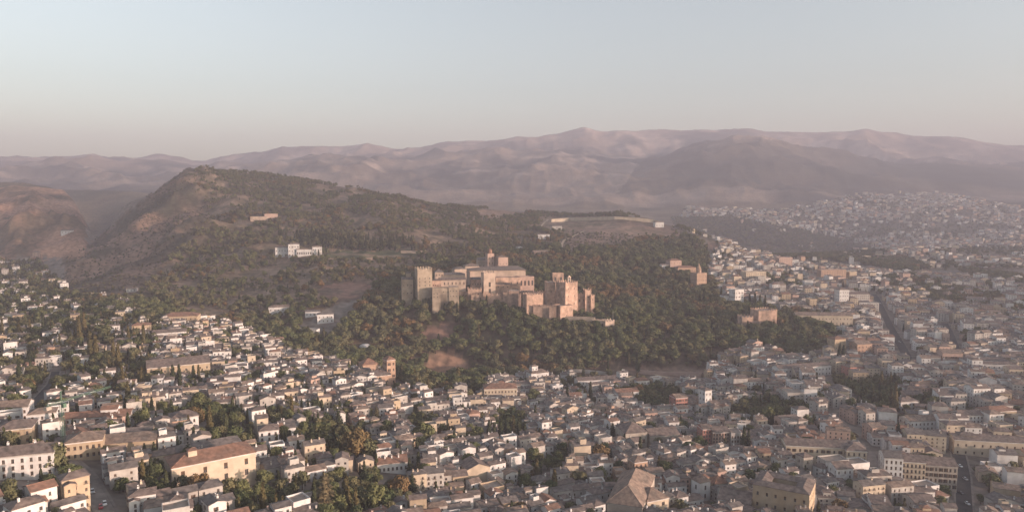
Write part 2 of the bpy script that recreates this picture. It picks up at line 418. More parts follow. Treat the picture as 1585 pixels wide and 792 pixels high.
def lerp(a, b, t): return a + (b - a) * t[..., None]
def warp(x, y, px, py):      # ragged instead of ruled edges
    s = np.clip(900 / y, .25, 1)
    return px + 30 * s * (fbm(x / 26, y / 26, 101) - .5), py + 18 * s * (fbm(x / 26, y / 26, 102) - .5)
def cover(x, y, z):
    """Albedo of the open ground."""
    px, py = warp(x, y, *project(x, y, z))
    c = np.zeros(x.shape + (3,))
    A = lambda *v: np.array(v)
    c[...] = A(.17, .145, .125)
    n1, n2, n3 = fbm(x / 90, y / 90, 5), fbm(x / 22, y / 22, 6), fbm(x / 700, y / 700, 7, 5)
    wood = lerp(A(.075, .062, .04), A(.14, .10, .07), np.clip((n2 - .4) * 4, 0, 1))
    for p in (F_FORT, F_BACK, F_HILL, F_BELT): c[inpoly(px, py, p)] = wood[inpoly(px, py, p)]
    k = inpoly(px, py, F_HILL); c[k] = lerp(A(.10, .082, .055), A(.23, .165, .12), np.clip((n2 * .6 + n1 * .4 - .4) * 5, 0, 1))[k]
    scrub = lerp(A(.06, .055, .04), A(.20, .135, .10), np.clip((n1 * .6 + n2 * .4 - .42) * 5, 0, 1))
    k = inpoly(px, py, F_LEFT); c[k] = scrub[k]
    k = (y > 1450) & (y < 2450) & (px < 135) & (py < 400)
    red = lerp(A(.10, .075, .052), A(.34, .20, .14), np.clip((n1 - .36) * 4, 0, 1)); c[k] = red[k]
    for p in MEADOWS.values():
        k = inpoly(px, py, p); c[k] = lerp(A(.22, .15, .115), A(.13, .10, .075), np.clip((n2 - .4) * 3, 0, 1))[k]
    k = inpoly(px, py, MEADOWS['red_bank']) | inpoly(px, py, MEADOWS['slope_a']); c[k] = lerp(A(.21, .125, .095), A(.12, .085, .065), np.clip((n2 - .4) * 4, 0, 1))[k]
    k = inpoly(px, py, MEADOWS['generalife']); c[k] = lerp(A(.07, .075, .04), A(.17, .13, .09), (np.sin(y / 9) > .3) * 1.0)[k]
    k = inpoly(px, py, MEADOWS['cliff']); c[k] = lerp(A(.27, .165, .115), A(.13, .09, .065), np.clip((n2 - .4) * 4, 0, 1))[k]
    k = (y > 2450) & (y < 4300)
    far = lerp(A(.06, .058, .04), A(.17, .125, .085), np.clip((n3 - .45) * 6, 0, 1)); c[k] = far[k]
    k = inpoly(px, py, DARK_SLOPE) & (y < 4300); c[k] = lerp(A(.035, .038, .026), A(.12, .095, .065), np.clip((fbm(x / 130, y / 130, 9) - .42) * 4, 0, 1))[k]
    k = inpoly(px, py, TOWN) & (y > 1700); c[k] = lerp(A(.09, .08, .055), A(.19, .15, .12), n1)[k]
    k = y >= 4300
    w = np.clip((ridged(x / 600, y / 600, 71) * .5 + n3 * .7 - .42) * 3.2, 0, 1)
    mt = lerp(A(.045, .045, .045), A(.25, .185, .145), w)
    w2 = np.clip((fbm(x / 260, y / 260, 72) - .56) * 7, 0, 1) * np.clip((z - 230) / 200, 0, 1) * .7
    mt = lerp(mt, A(.42, .32, .26), w2); c[k] = mt[k]
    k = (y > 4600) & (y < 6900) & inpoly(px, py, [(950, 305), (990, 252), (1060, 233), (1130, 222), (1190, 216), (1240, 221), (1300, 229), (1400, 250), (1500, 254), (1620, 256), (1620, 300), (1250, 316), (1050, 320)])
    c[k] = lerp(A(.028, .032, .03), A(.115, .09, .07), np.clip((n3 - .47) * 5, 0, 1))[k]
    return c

m_ground, N, L, b = new_mat('ground_cover')
b.inputs['Roughness'].default_value = .95; b.inputs['Specular IOR Level'].default_value = .1
at_n = N.new('ShaderNodeAttribute'); at_n.attribute_name = 'cover'
geo = N.new('ShaderNodeNewGeometry')
nn = N.new('ShaderNodeTexNoise'); nn.inputs['Scale'].default_value = .12; nn.inputs['Detail'].default_value = 7
L.new(geo.outputs['Position'], nn.inputs['Vector'])
nf = N.new('ShaderNodeTexNoise'); nf.inputs['Scale'].default_value = .006; nf.inputs['Detail'].default_value = 9; nf.inputs['Roughness'].default_value = .65
L.new(geo.outputs['Position'], nf.inputs['Vector'])
ad = N.new('ShaderNodeMath'); L.new(nn.outputs['Fac'], ad.inputs[0]); L.new(nf.outputs['Fac'], ad.inputs[1])
rr = N.new('ShaderNodeMapRange'); rr.inputs[1].default_value = .7; rr.inputs[2].default_value = 1.3; rr.inputs[3].default_value = .45; rr.inputs[4].default_value = 1.6
L.new(ad.outputs[0], rr.inputs[0])
vm = N.new('ShaderNodeVectorMath'); vm.operation = 'SCALE'
L.new(at_n.outputs['Color'], vm.inputs[0]); L.new(rr.outputs[0], vm.inputs['Scale']); L.new(vm.outputs[0], b.inputs['Base Color'])

def terrain(name, j0, j1, kind='structure'):
    x, y, z = XT[:, j0:j1], YT[:, j0:j1], ZT[:, j0:j1]
    n, m = x.shape
    me = bpy.data.meshes.new(name)
    co = np.stack([x, y, z], -1).reshape(-1, 3)
    idx = np.arange(n * m).reshape(n, m)
    q = np.stack([idx[:-1, :-1], idx[1:, :-1], idx[1:, 1:], idx[:-1, 1:]], -1).reshape(-1, 4)
    me.from_pydata(co.tolist(), [], q.tolist())
    ca = me.color_attributes.new('cover', 'FLOAT_COLOR', 'POINT')
    cc = np.ones((n * m, 4), np.float32); cc[:, :3] = cover(x, y, z).reshape(-1, 3)
    ca.data.foreach_set('color', cc.ravel())
    me.polygons.foreach_set('use_smooth', np.ones(len(q), bool))
    me.materials.append(m_ground)
    return tag(link(name, me), kind=kind)
J1, J2 = int(np.searchsorted(DG, 2600)), int(np.searchsorted(DG, 4300))
terrain('ground', 0, J1 + 1)
terrain('hills', J1, J2 + 1)
terrain('mountains', J2, ND)

# ------------------------------------------------------------------ the evening air
HAZE_DENSITY = 1.36e-4
m_haze = bpy.data.materials.new('evening_haze'); m_haze.use_nodes = True
N, L = m_haze.node_tree.nodes, m_haze.node_tree.links
N.remove(N['Principled BSDF'])
pv = N.new('ShaderNodeVolumePrincipled')
pv.inputs['Color'].default_value = (.60, .60, .715, 1)
pv.inputs['Density'].default_value = HAZE_DENSITY
pv.inputs['Anisotropy'].default_value = 0.0
L.new(pv.outputs[0], N['Material Output'].inputs['Volume'])
hz = MB()
zmin, zmax = float(ZT.min()), float(ZT.max())
hz.box(-U_MAX * 10400, U_MAX * 10400, -60, 10450, zmin - 9.0, zmax + 25, 0)
o = hz.build('haze', m_haze); tag(o, kind='stuff')
# ------------------------------------------------------------------ house building kit
def facade(W, G, O, p0, ux, width, zb, zt, wins, depth=.18, mw=0, mg=0, individual=None):
    """A wall from p0 along ux with recessed openings wins = (columns [(x0, x1)], rows [(z0, z1)]). Panes go to G; openings are listed in O."""
    nx, ny = ux[1], -ux[0]                       # outward normal
    P = lambda x, z, d=0: (p0[0] + ux[0] * x - nx * d, p0[1] + ux[1] * x - ny * d, z)
    cols, rows = wins
    z = zb
    for (z0, z1) in rows:
        if z0 > z: W.poly([P(0, z), P(width, z), P(width, z0), P(0, z0)], mw)
        x = 0
        for (x0, x1) in cols:
            W.poly([P(x, z0), P(x0, z0), P(x0, z1), P(x, z1)], mw)
            W.poly([P(x0, z0), P(x1, z0), P(x1, z0, depth), P(x0, z0, depth)], mw)
            W.poly([P(x0, z1, depth), P(x1, z1, depth), P(x1, z1), P(x0, z1)], mw)
            W.poly([P(x0, z0), P(x0, z0, depth), P(x0, z1, depth), P(x0, z1)], mw)
            W.poly([P(x1, z0, depth), P(x1, z0), P(x1, z1), P(x1, z1, depth)], mw)
            if G is not None: G.poly([P(x0, z0, depth), P(x1, z0, depth), P(x1, z1, depth), P(x0, z1, depth)], mg)
            if O is not None: O.append((P((x0 + x1) / 2, z0, depth), math.atan2(ux[1], ux[0]), x1 - x0, z1 - z0))
            x = x1
        W.poly([P(x, z0), P(width, z0), P(width, z1), P(x, z1)], mw)
        z = z1
    W.poly([P(0, z), P(width, z), P(width, zt), P(0, zt)], mw)

def grid_wins(width, h, n, rows, ww=1.0, wh=1.5, top=.7, z0=1.1, jit=0.0, rnd=random):
    if n <= 0 or rows <= 0: return ([], [])
    step = width / n
    ww = min(ww, step * .6)
    cols = []
    for i in range(n):
        c = step * (i + .5) + rnd.uniform(-jit, jit) * step
        cols.append((c - ww / 2, c + ww / 2))
    hs = (h - z0 - top) / rows if rows else h
    wh = min(wh, hs * .72)
    return (cols, [(z0 + hs * k + (hs - wh) * .3, z0 + hs * k + (hs - wh) * .3 + wh) for k in range(rows)])

def walls4(W, G, O, x0, x1, y0, y1, zb, h, wf, wr, wb, wl, mw=0, mg=0, depth=.18):
    facade(W, G, O, (x0, y0), (1, 0), x1 - x0, zb, h, wf, depth, mw, mg)
    facade(W, G, O, (x1, y0), (0, 1), y1 - y0, zb, h, wr, depth, mw, mg)
    facade(W, G, O, (x1, y1), (-1, 0), x1 - x0, zb, h, wb, depth, mw, mg)
    facade(W, G, O, (x0, y1), (0, -1), y1 - y0, zb, h, wl, depth, mw, mg)

def roof(Rf, W, x0, x1, y0, y1, h, kind, pitch=.38, ov=.45, mr=0, mw=0, ridge=True, th=.2):
    """Tiled roof over a rectangle: gablex (ridge along x), gabley, hip, pyramid, flat (terrace with parapet), shedy."""
    w, l = x1 - x0, y1 - y0
    if kind == 'flat':
        p = .3
        Rf.box(x0 + p, x1 - p, y0 + p, y1 - p, h - .3, h + .02, mr)
        W.box(x0, x1, y0, y0 + p, h, h + .9, mw); W.box(x0, x1, y1 - p, y1, h, h + .9, mw)
        W.box(x0, x0 + p, y0 + p, y1 - p, h, h + .9, mw); W.box(x1 - p, x1, y0 + p, y1 - p, h, h + .9, mw)
        return h + .9
    if kind == 'court':                                   # four wings round an open court
        q = min(w, l) * .17
        def ring(k, z): return [(x0 + k, y0 + k, z), (x1 - k, y0 + k, z), (x1 - k, y1 - k, z), (x0 + k, y1 - k, z)]
        A_, B_, C_, D_ = ring(-ov, h - ov * pitch), ring(q, h + q * pitch), ring(2 * q + ov, h - ov * pitch), ring(2 * q, h - 9)
        E_ = ring(2 * q, h)
        for i in range(4):
            j = (i + 1) % 4
            slab(Rf, [A_[i], A_[j], B_[j], B_[i]], th, mr); slab(Rf, [B_[i], B_[j], C_[j], C_[i]], th, mr)
            W.poly([E_[j], E_[i], D_[i], D_[j]], mw)
        W.poly(D_, mw)
        return h + q * pitch
    a, b2, c, d = x0 - ov, x1 + ov, y0 - ov, y1 + ov
    if kind == 'gabley':
        m = MB(); m2 = MB()
        top = roof(m, m2, -y1, -y0, x0, x1, h, 'gablex', pitch, ov, mr, mw, ridge, th)
        Rf.add(MBrot(m)); W.add(MBrot(m2))
        return top
    if kind == 'shedy':
        rise = l * pitch * .8
        zl, zh = h - ov * pitch * .8, h + rise + ov * pitch * .8
        slab(Rf, [(a, c, zl), (b2, c, zl), (b2, d, zh), (a, d, zh)], th, mr)
        W.poly([(x1, y0, h), (x1, y1, h), (x1, y1, h + rise)], mw); W.poly([(x0, y1, h), (x0, y0, h), (x0, y1, h + rise)], mw)
        W.poly([(x1, y1, h), (x0, y1, h), (x0, y1, h + rise), (x1, y1, h + rise)], mw)
        return h + rise
    if kind == 'gablex':
        ym = (y0 + y1) / 2; rise = l / 2 * pitch; ze = h - ov * pitch; zr = h + rise
        slab(Rf, [(a, c, ze), (b2, c, ze), (b2, ym, zr), (a, ym, zr)], th, mr)
        slab(Rf, [(b2, d, ze), (a, d, ze), (a, ym, zr), (b2, ym, zr)], th, mr)
        W.poly([(x1, y0, h), (x1, y1, h), (x1, ym, zr)], mw); W.poly([(x0, y1, h), (x0, y0, h), (x0, ym, zr)], mw)
        if ridge: Rf.box(a, b2, ym - .17, ym + .17, zr + th - .12, zr + th + .1, mr)
        return zr + th
    # hip / pyramid
    s = min(w, l) / 2; rise = s * pitch; ze = h - ov * pitch; zr = h + rise + th
    S = s + ov
    if w >= l: r0, r1 = (a + S, (y0 + y1) / 2, zr), (b2 - S, (y0 + y1) / 2, zr)
    else: r0, r1 = ((x0 + x1) / 2, c + S, zr), ((x0 + x1) / 2, d - S, zr)
    zt = ze + th
    e = [(a, c, zt), (b2, c, zt), (b2, d, zt), (a, d, zt)]
    lo = [(a, c, ze), (b2, c, ze), (b2, d, ze), (a, d, ze)]
    if w >= l:
        Rf.poly([e[0], e[1], r1, r0], mr); Rf.poly([e[1], e[2], r1], mr); Rf.poly([e[2], e[3], r0, r1], mr); Rf.poly([e[3], e[0], r0], mr)
    else:
        Rf.poly([e[0], e[1], r0], mr); Rf.poly([e[1], e[2], r1, r0], mr); Rf.poly([e[2], e[3], r1], mr); Rf.poly([e[3], e[0], r0, r1], mr)
    for i in range(4):
        j = (i + 1) % 4
        Rf.poly([lo[i], lo[j], e[j], e[i]], mr)
    Rf.poly(lo[::-1], mr)
    if ridge:
        for (q, r_) in ((e[0], r0), (e[1], r1 if w >= l else r0), (e[2], r1), (e[3], r0 if w >= l else r1)):
            Rf.beam(q, r_, .16, mr, 3)
    return zr
def MBrot(m):
    o = MB(); o.v = [(p[1], -p[0], p[2]) for p in m.v]; o.f = m.f; o.m = m.m
    return o
def slab(Rf, q, th, m):
    n = [(p[0], p[1], p[2] + th) for p in q]
    Rf.poly(n, m); Rf.poly(q[::-1], m)
    for i in range(4):
        j = (i + 1) % 4
        Rf.poly([q[i], q[j], n[j], n[i]], m)

_WIN = {}
def window_mesh(w, h, style=0):
    """style 0 plain sash, 1 with open shutters, 2 with lowered blind, 3 with a small iron balcony"""
    key = (round(w, 1), round(h, 1), style)
    if key not in _WIN:
        m = MB(); w_, h_ = key[:2]
        zb_ = h_ * .45 if style == 2 else h_
        m.poly([(-w_ / 2, 0.02, 0), (w_ / 2, 0.02, 0), (w_ / 2, 0.02, zb_), (-w_ / 2, 0.02, zb_)], 0)
        if style == 2: m.box(-w_ / 2, w_ / 2, -.06, .02, zb_, h_, 2, True)
        t = .09
        m.box(-w_ / 2, -w_ / 2 + t, -.05, 0, 0, h_, 1, False); m.box(w_ / 2 - t, w_ / 2, -.05, 0, 0, h_, 1, False)
        m.box(-.04, .04, -.045, 0, 0, zb_, 1, False); m.box(-w_ / 2 + t, w_ / 2 - t, -.05, 0, h_ - t, h_ - .01, 1, False)
        m.box(-w_ / 2 - .1, w_ / 2 + .1, -.32, -.06, -.1, .03, 1, False)
        if style == 1:
            for q in (-1, 1):
                a, b_ = sorted((q * (w_ / 2 + .02), q * (w_ + .0)))
                m.box(a, b_, -.26, -.19, .02, h_ - .03, 2, True)
        if style == 3:
            m.box(-w_ / 2 - .3, w_ / 2 + .3, -.85, -.19, -.16, -.04, 1, True)
            m.box(-w_ / 2 - .3, w_ / 2 + .3, -.85, -.8, .85, .92, 2, True)
            n = 7
            for k in range(n):
                x = -w_ / 2 - .27 + (w_ + .54) * k / (n - 1)
                m.box(x - .025, x + .025, -.84, -.8, -.04, .85, 2, False)
        _WIN[key] = m.mesh('window', [GLASS, FRAME, SHUTTER])
    return _WIN[key]

def house_parts(spec, G_joined=True):
    """spec -> (W, G, O, Rf, extras): meshes in local space, base centre at the origin, front facing -y."""
    w, l, h = spec['w'], spec['l'], spec['h']
    rnd = random.Random(spec['seed'])
    W, G, O, Rf, Ch = MB(), (MB() if G_joined else None), [], MB(), []
    nr = spec['rows']; zb = spec.get('zb', -5.0)
    nf = spec.get('nf', max(1, int(w / 3.2))); ns = spec.get('ns', max(1, int(l / 3.6)))
    ww, wh = spec.get('ww', 1.0), spec.get('wh', 1.5)
    j = spec.get('jit', .12)
    def gw(width, n):
        return grid_wins(width, h, n, nr, ww, wh, spec.get('top', .7), spec.get('z0', 1.0), j, rnd)
    blank = spec.get('blank', 0.0)
    ws = [gw(w, nf), gw(l, ns), gw(w, nf), gw(l, ns)]
    if blank:
        for i in (1, 2, 3):
            if rnd.random() < blank: ws[i] = ([], [])
    walls4(W, G, O, -w / 2, w / 2, -l / 2, l / 2, zb, h, *ws)
    top = roof(Rf, W, -w / 2, w / 2, -l / 2, l / 2, h, spec['roof'], spec.get('pitch', .38), spec.get('ov', .4))
    for (cx, cy) in spec.get('chimneys', ()):
        zz = h - .2; zt = top + .7
        c_ = MB(); Ch.append(c_)
        c_.box(cx - .4, cx + .4, cy - .4, cy + .4, zz, zt, 0); c_.box(cx - .5, cx + .5, cy - .5, cy + .5, zt, zt + .22, 1)
        c_.box(cx - .25, cx + .25, cy - .25, cy + .25, zt + .22, zt + .6, 0)
    return W, G, O, Rf, Ch, top

def sub_block(spec, x, y, w, l, h, roofk, nf=2, ns=2, z0=0.0):
    """A second volume of the same house (wing or attic room): shift of x, y, base height z0."""
    s = dict(spec); s.update(w=w, l=l, h=h, roof=roofk, nf=nf, ns=ns, chimneys=(), seed=spec['seed'] + 5, zb=z0 if z0 else spec.get('zb', -5.0))
    if z0: s.update(rows=1, z0=z0 + .5, top=.4, wh=1.1)
    W, G, O, Rf, Ch, top = house_parts(s)
    M = Matrix.Translation((x, y, 0))
    return W, G, O, Rf, M, top

def house_thing(name, label, cat, loc, rz, spec, group=None, single=False):
    root = tag(empty(name, loc, rz), label, cat, group)
    W, G, O, Rf, Ch, top = house_parts(spec, True)
    subs = [sub_block(spec, *b) for b in spec.get('subs', ())]
    for (w2, g2, o2, r2, M, t2) in subs:
        W.add(w2, M); Rf.add(r2, M)
        if not single: G.add(g2, M)
        else: O.extend(((p[0] + M[0][3], p[1] + M[1][3], p[2]), a, ww_, hh_) for (p, a, ww_, hh_) in o2)
    W.build('wall', [WALL[spec['wall']]], root)
    rname = 'terrace' if spec['roof'] == 'flat' else 'roof'
    ro = Rf.build(rname, [ROOF[spec['roofm']]], root)
    for c_ in Ch: c_.build('chimney', [WALL[spec['wall'] if spec['wall'] in ('white', 'pale', 'cream') else 'pale'], ROOF['brown']], ro)
    if O:
        if single:
            rw = random.Random(spec['seed'] + 9)
            st_ = [spec.get('winstyle', rw.choice([0, 0, 1, 2, 3]))] * 3 + [0, 2]
            for (p, an, ww_, hh_) in O:
                link('window', window_mesh(ww_, hh_, rw.choice(st_) if ww_ < 2 else 0), root, Matrix.Translation(p) @ Matrix.Rotation(an, 4, 'Z'))
        else:
            tag(G.build('window', [GLASS], root), kind='stuff' if len(O) > 1 else None)
    return root, ro

FOOT = []        # footprints (x, y, radius) already built on
LAND = []        # landmarks for labels: (phrase, px, py)

def building(name, label, cat, px, py, wpx, hpx, depth, rot, rf, wall, roofm, nf, ns, rows, Y=None, phrase=None, single=True, subs=(), chim=(), group=None, **kw):
    """A building whose front foot's middle stands at the photograph's (px, py)."""
    p = at(px, py, Y)
    s = p.y / F_PX
    w = wpx * s / max(.3, math.cos(R(rot)))
    h = hpx * s
    spec = dict(w=w, l=depth, h=h, roof=rf, wall=wall, roofm=roofm, nf=nf, ns=ns, rows=rows, seed=int(px * 7 + py), jit=.05, ww=1.2, wh=1.9, subs=subs, chimneys=chim)
    spec.update(kw)
    a = R(rot)
    c = Vector((p.x - math.sin(a) * depth / 2, p.y + math.cos(a) * depth / 2, p.z))
    root, ro = house_thing(name, label, cat, c, a, spec, group, single)
    n = max(1, int(max(w, depth) / max(6, min(w, depth))))
    for k in range(n):
        t = (k + .5) / n - .5
        dx, dy = (t * w, 0) if w > depth else (0, t * depth)
        FOOT.append((c.x + dx * math.cos(a) - dy * math.sin(a), c.y + dx * math.sin(a) + dy * math.cos(a), min(w, depth) / 2 + 3))
    if phrase:
        LAND.append((phrase, px, py - hpx / 2))
        if single and p.y < 600: FOOT.append((c.x + math.sin(a) * (depth / 2 + 7), c.y - math.cos(a) * (depth / 2 + 7), min(w / 2, 9)))
    if rf in ('hip', 'gablex', 'pyramid') and single and p.y < 700:
        m = MB(); x_, y_, z_ = w / 2, depth / 2, h - .75
        m.box(-x_ - .16, x_ + .16, -y_ - .16, -y_ - .003, z_, z_ + .38, 0); m.box(-x_ - .16, x_ + .16, y_ + .003, y_ + .16, z_, z_ + .38, 0)
        m.box(-x_ - .15, -x_ - .003, -y_, y_, z_, z_ + .38, 0); m.box(x_ + .003, x_ + .15, -y_, y_, z_, z_ + .38, 0)
        tag(m.build('cornice', [WALL['pale' if wall in ('white', 'pale', 'grey') else 'white']], root), kind='stuff')
    return root, ro, spec, c
# ------------------------------------------------------------------ the fortress on its hill
def merlons(M, w, l, h, step=3.2, s=1.7, hh=1.7, m=0):
    nx, ny = max(2, int(w / step)), max(2, int(l / step))
    for i in range(nx):
        x = -w / 2 + .03 + (w - s - .06) * i / (nx - 1)
        for y in (-l / 2 + .02, l / 2 - .47): M.box(x, x + s, y, y + .45, h, h + hh, m, False)
    for i in range(1, ny - 1):
        y = -l / 2 + (l - s) * i / (ny - 1)
        for x in (-w / 2 + .02, w / 2 - .47): M.box(x, x + .45, y, y + s, h, h + hh, m, False)

def tower(name, label, px, py, wpx, hpx, depth, rot, Y, wall='fort', wins=(0, 0, 0), battl=True, phrase=None, cat='tower', rf='flat', roofm='terrace', zb=-18.0, subs=(), **kw):
    if battl: hpx -= 2.6
    root, ro, spec, c = building(name, label, cat, px, py, wpx, hpx, depth, rot, rf, wall, roofm, *wins, Y=Y, phrase=phrase, zb=zb, subs=subs, **kw)
    if battl:
        m = MB(); merlons(m, spec['w'], spec['l'], spec['h'] + .9)
        tag(m.build('battlement', [WALL[wall]], root), kind='stuff')
    return root, ro, spec, c

tower('stone_tower', 'tall square sandy stone tower with three arched openings at the palace end', 658, 467, 22, 53, 20, 18, 958, 'fortgrey', (3, 3, 3), phrase='the square keep', wh=2.6, ww=1.2, z0=20, top=9)
tower('wall_wing', 'stone wing with grey roof adjoining the tall square tower on the valley side', 631, 459, 17, 27, 16, 12, 965, 'fortgrey', (3, 2, 2), False, cat='building', rf='gablex', roofm='grey', subs=((2, 1, 6.5, 6, 31, 'pyramid', 2, 2, 22.0),))
tower('ruined_wall', 'broken lower stone wall beneath the arched palace windows', 690, 467, 41, 21, 10, 6, 950, 'fortgrey', (6, 1, 2), False, cat='wall', z0=5, ww=1.2, wh=1.6, subs=((-13, -3, 9, 6, 14.5, 'flat', 2, 1, 0.0), (10, -2.5, 12, 7, 19.5, 'gablex', 3, 1, 0.0), (-3, -2, 8, 6, 10, 'shedy', 2, 1, 0.0)))
building('palace_hall', 'long palace hall with tiled roof and row of arched windows', 'palace', 700, 449, 42, 16, 12, 8, 'gablex', 'fortpale', 'brown', 7, 2, 1, Y=975, zb=-12.0, z0=6.5, wh=3.4, ww=1.5)
building('palace_pavilion', 'small pale pavilion with pointed hipped roof behind the palace hall', 'pavilion', 680, 429, 13, 8, 11, 12, 'pyramid', 'fortpale', 'grey', 3, 2, 1, Y=1003, zb=-12.0, pitch=.7)
building('palace_hall', 'grey tiled palace range set back above the arched windows', 'palace', 701, 435, 38, 10, 14, 8, 'hip', 'fortpale', 'grey', 6, 2, 1, Y=1010, zb=-12.0)
building('palace_hall', 'small hipped grey hall beside the great square palace', 'palace', 713, 432, 18, 16, 14, 20, 'hip', 'fortpale', 'grey', 3, 2, 1, Y=1030, zb=-12.0)
building('great_palace', 'great square pale stone palace with broad flat tiled roof and lit cornice', 'palace', 771, 451, 86, 33, 62, 11, 'hip', 'fortpale', 'tan', 13, 10, 2, Y=1050, phrase='the great palace', pitch=.07, ov=1.6, wh=3.2, ww=1.6, zb=-14.0)
building('palace_annex', 'low hipped annex at the shaded end of the great square palace', 'building', 731, 425, 22, 13, 22, 11, 'hip', 'fortpale', 'tan', 4, 3, 1, Y=1078, zb=-14.0)
building('church_hall', 'pinkish lit church block with hipped roof behind the great palace', 'church', 779, 414, 15, 16, 16, 22, 'hip', 'pink', 'tan', 3, 2, 1, Y=1130, zb=-14.0)
building('church_hall', 'low grey roofed church nave at foot of the slim domed bell tower', 'church', 752, 416, 24, 14, 18, 12, 'gablex', 'fortpale', 'grey', 4, 2, 1, Y=1150, zb=-14.0)
r_, ro_, sp_, c_ = building('bell_tower', 'slim pink bell tower with pointed cap rising behind the great palace', 'tower', 760, 420, 10, 27, 9, 25, 'flat', 'pink', 'terrace', 2, 2, 3, Y=1135, zb=-14.0, phrase='the pink belfry', wh=3.5, ww=1.4)
m = MB(); hh = sp_['h']
m.lathe([(3.6, hh), (3.6, hh + 4), (4.0, hh + 4.1), (3.7, hh + 5.5), (2.6, hh + 7.2), (1.0, hh + 8.2), (.5, hh + 9.5), (.12, hh + 12)], 8)
m.build('cupola', [ROOF['red']], r_)
tower('palace_tower', 'lit square tower with corbelled top and dark doorway beside the great palace', 758, 456, 18, 36, 15, 18, 983, 'fortpale', (1, 1, 2), phrase='the lit gate tower', ww=3.0, wh=7.5, z0=1.0, top=10)
tower('palace_block', 'plain lit stone block between gate tower and arcade', 787, 454, 38, 24, 18, 14, 1000, 'fort', (4, 2, 2), False, cat='building', wh=3, ww=1.6, subs=((-8, -5, 10, 8, 15.5, 'hip', 2, 2, 0.0), (8, -6, 9, 6, 12, 'shedy', 2, 1, 0.0)))
r_, ro_, sp_, c_ = building('arcade', 'pink arcaded building of tall round arches with garden on top', 'building', 810, 447, 34, 18, 14, 16, 'flat', 'pink', 'terrace', 6, 2, 1, Y=1015, zb=-14.0, wh=7.0, ww=2.6, z0=3)
tower('curtain_wall', 'long reddish curtain wall running between the gate tower and the corner tower', 768, 473, 78, 19, 5, 4, 970, 'fort', (9, 0, 1), cat='wall', phrase='the curtain wall', ww=.6, wh=.9, z0=9, subs=((-14, -2.6, 7, 5, 18, 'flat', 1, 0, 0.0), (12, -2.4, 6, 5, 17, 'flat', 1, 0, 0.0), (24, 4, 14, 8, 19.5, 'hip', 4, 1, 0.0)))
tower('stone_tower', 'low squat lit tower at the left end of the long curtain wall', 735, 459, 21, 13, 14, 8, 972, 'fort', (2, 2, 1))
tower('curtain_wall', 'plain wall joining the squat tower to the palace ruins', 714, 461, 22, 9, 4, 0, 976, 'fort', (0, 0, 0), False, cat='wall')
tower('stone_tower', 'broad corner tower with tall sunlit flank at the citadel', 828, 484, 26, 30, 13, 22, 945, 'fort', (4, 2, 3), phrase='the corner tower', ww=.7, wh=1.3)
tower('curtain_wall', 'shaded sloping wall between corner tower and the great watch tower', 843, 497, 36, 25, 5, -6, 938, 'fort', (5, 0, 1), True, cat='wall', ww=.6, wh=1, subs=((9, -2.5, 6, 5, 17, 'flat', 1, 0, 0.0),))
tower('curtain_wall', 'high inner wall in shade behind the corner tower', 836, 472, 50, 22, 5, 2, 990, 'fort', (2, 1, 1), True, cat='wall')
tower('wall_wing', 'tall shaded wall block against the flank of the great watch tower', 853, 494, 13, 57, 18, 8, 968, 'fort', (1, 2, 3), False, cat='building')
r_, ro_, sp_, c_ = tower('watch_tower', 'great square watch tower with sunlit flank and bell gable on its roof', 884.5, 475, 20, 40, 19, 37, 958, 'fort', (2, 2, 3), phrase='the watch tower', ww=1.1, wh=2.6)
m = MB(); hh = sp_['h']
m.box(-2.6, -1.3, -5, -4.0, hh + .9, hh + 7, 0); m.box(1.3, 2.6, -5, -4.0, hh + .9, hh + 7, 0); m.box(-2.9, 2.9, -5.1, -3.9, hh + 7, hh + 8.2, 0)
m.box(-1.3, 1.3, -5, -4.0, hh + 8.2, hh + 9.8, 0); m.box(-2.5, 2.5, -5.0, -4.0, hh + .9, hh + 1.6, 0)
bg_ = m.build('bell_gable', [WALL['fortpale']], r_)
m = MB(); m.lathe([(.9, hh + 3.4), (.75, hh + 4.2), (.45, hh + 5.2), (.12, hh + 5.9)], 8, 0, 0, -4.5); m.build('bell', [METAL_GREY], bg_)
m = MB(); m.beam((-6, 5, hh), (-6, 5, hh + 11), .12); m.build('flag_pole', [METAL_GREY], r_)
tower('bastion', 'angular lit plinth bastion below the great watch tower', 877, 496, 21, 23, 16, 33, 941, 'fort', (1, 0, 1), False, cat='bastion')
tower('curtain_wall', 'lit wall stepping down from watch tower to the small end tower', 900, 473, 13, 20, 5, 8, 975, 'fort', (2, 0, 1), cat='wall', wh=4, z0=3)
tower('stone_tower', 'small lit square tower at the far end of the citadel', 910.5, 465, 10, 18, 8, 16, 972, 'fort', (1, 1, 1))
r_, ro_, sp_, c_ = tower('bastion', 'stubby crenellated end turret of the citadel above the woods', 917.5, 467, 6, 11, 6, 20, 970, 'fort', (1, 1, 1), cat='bastion')
tower('curtain_wall', 'pale lower rampart curving below the citadel garden', 893, 503, 54, 12, 4, -14, 936, 'fortpale', (0, 0, 0), False, cat='wall')
tower('curtain_wall', 'thin low rampart leading to the bastion with the flagpole', 928, 503, 24, 8, 3, -4, 930, 'fortpale', (0, 0, 0), False, cat='wall')
r_, ro_, sp_, c_ = tower('bastion', 'low lit bastion with flagpole at the tip of the rampart', 944, 507, 15, 12, 9, 24, 926, 'fortpale', (0, 0, 0), cat='bastion', phrase='the flagpole bastion')
m = MB(); m.beam((6, -2, 0), (6, -2, 20), .14); m.build('flag_pole', [METAL_GREY], r_)
tower('ruined_arch', 'ruined arch wall in the trees behind the great watch tower', 864, 437, 17, 14, 5, 10, 1060, 'fort', (2, 1, 1), False, cat='ruin', wh=5, ww=3.0, z0=1)
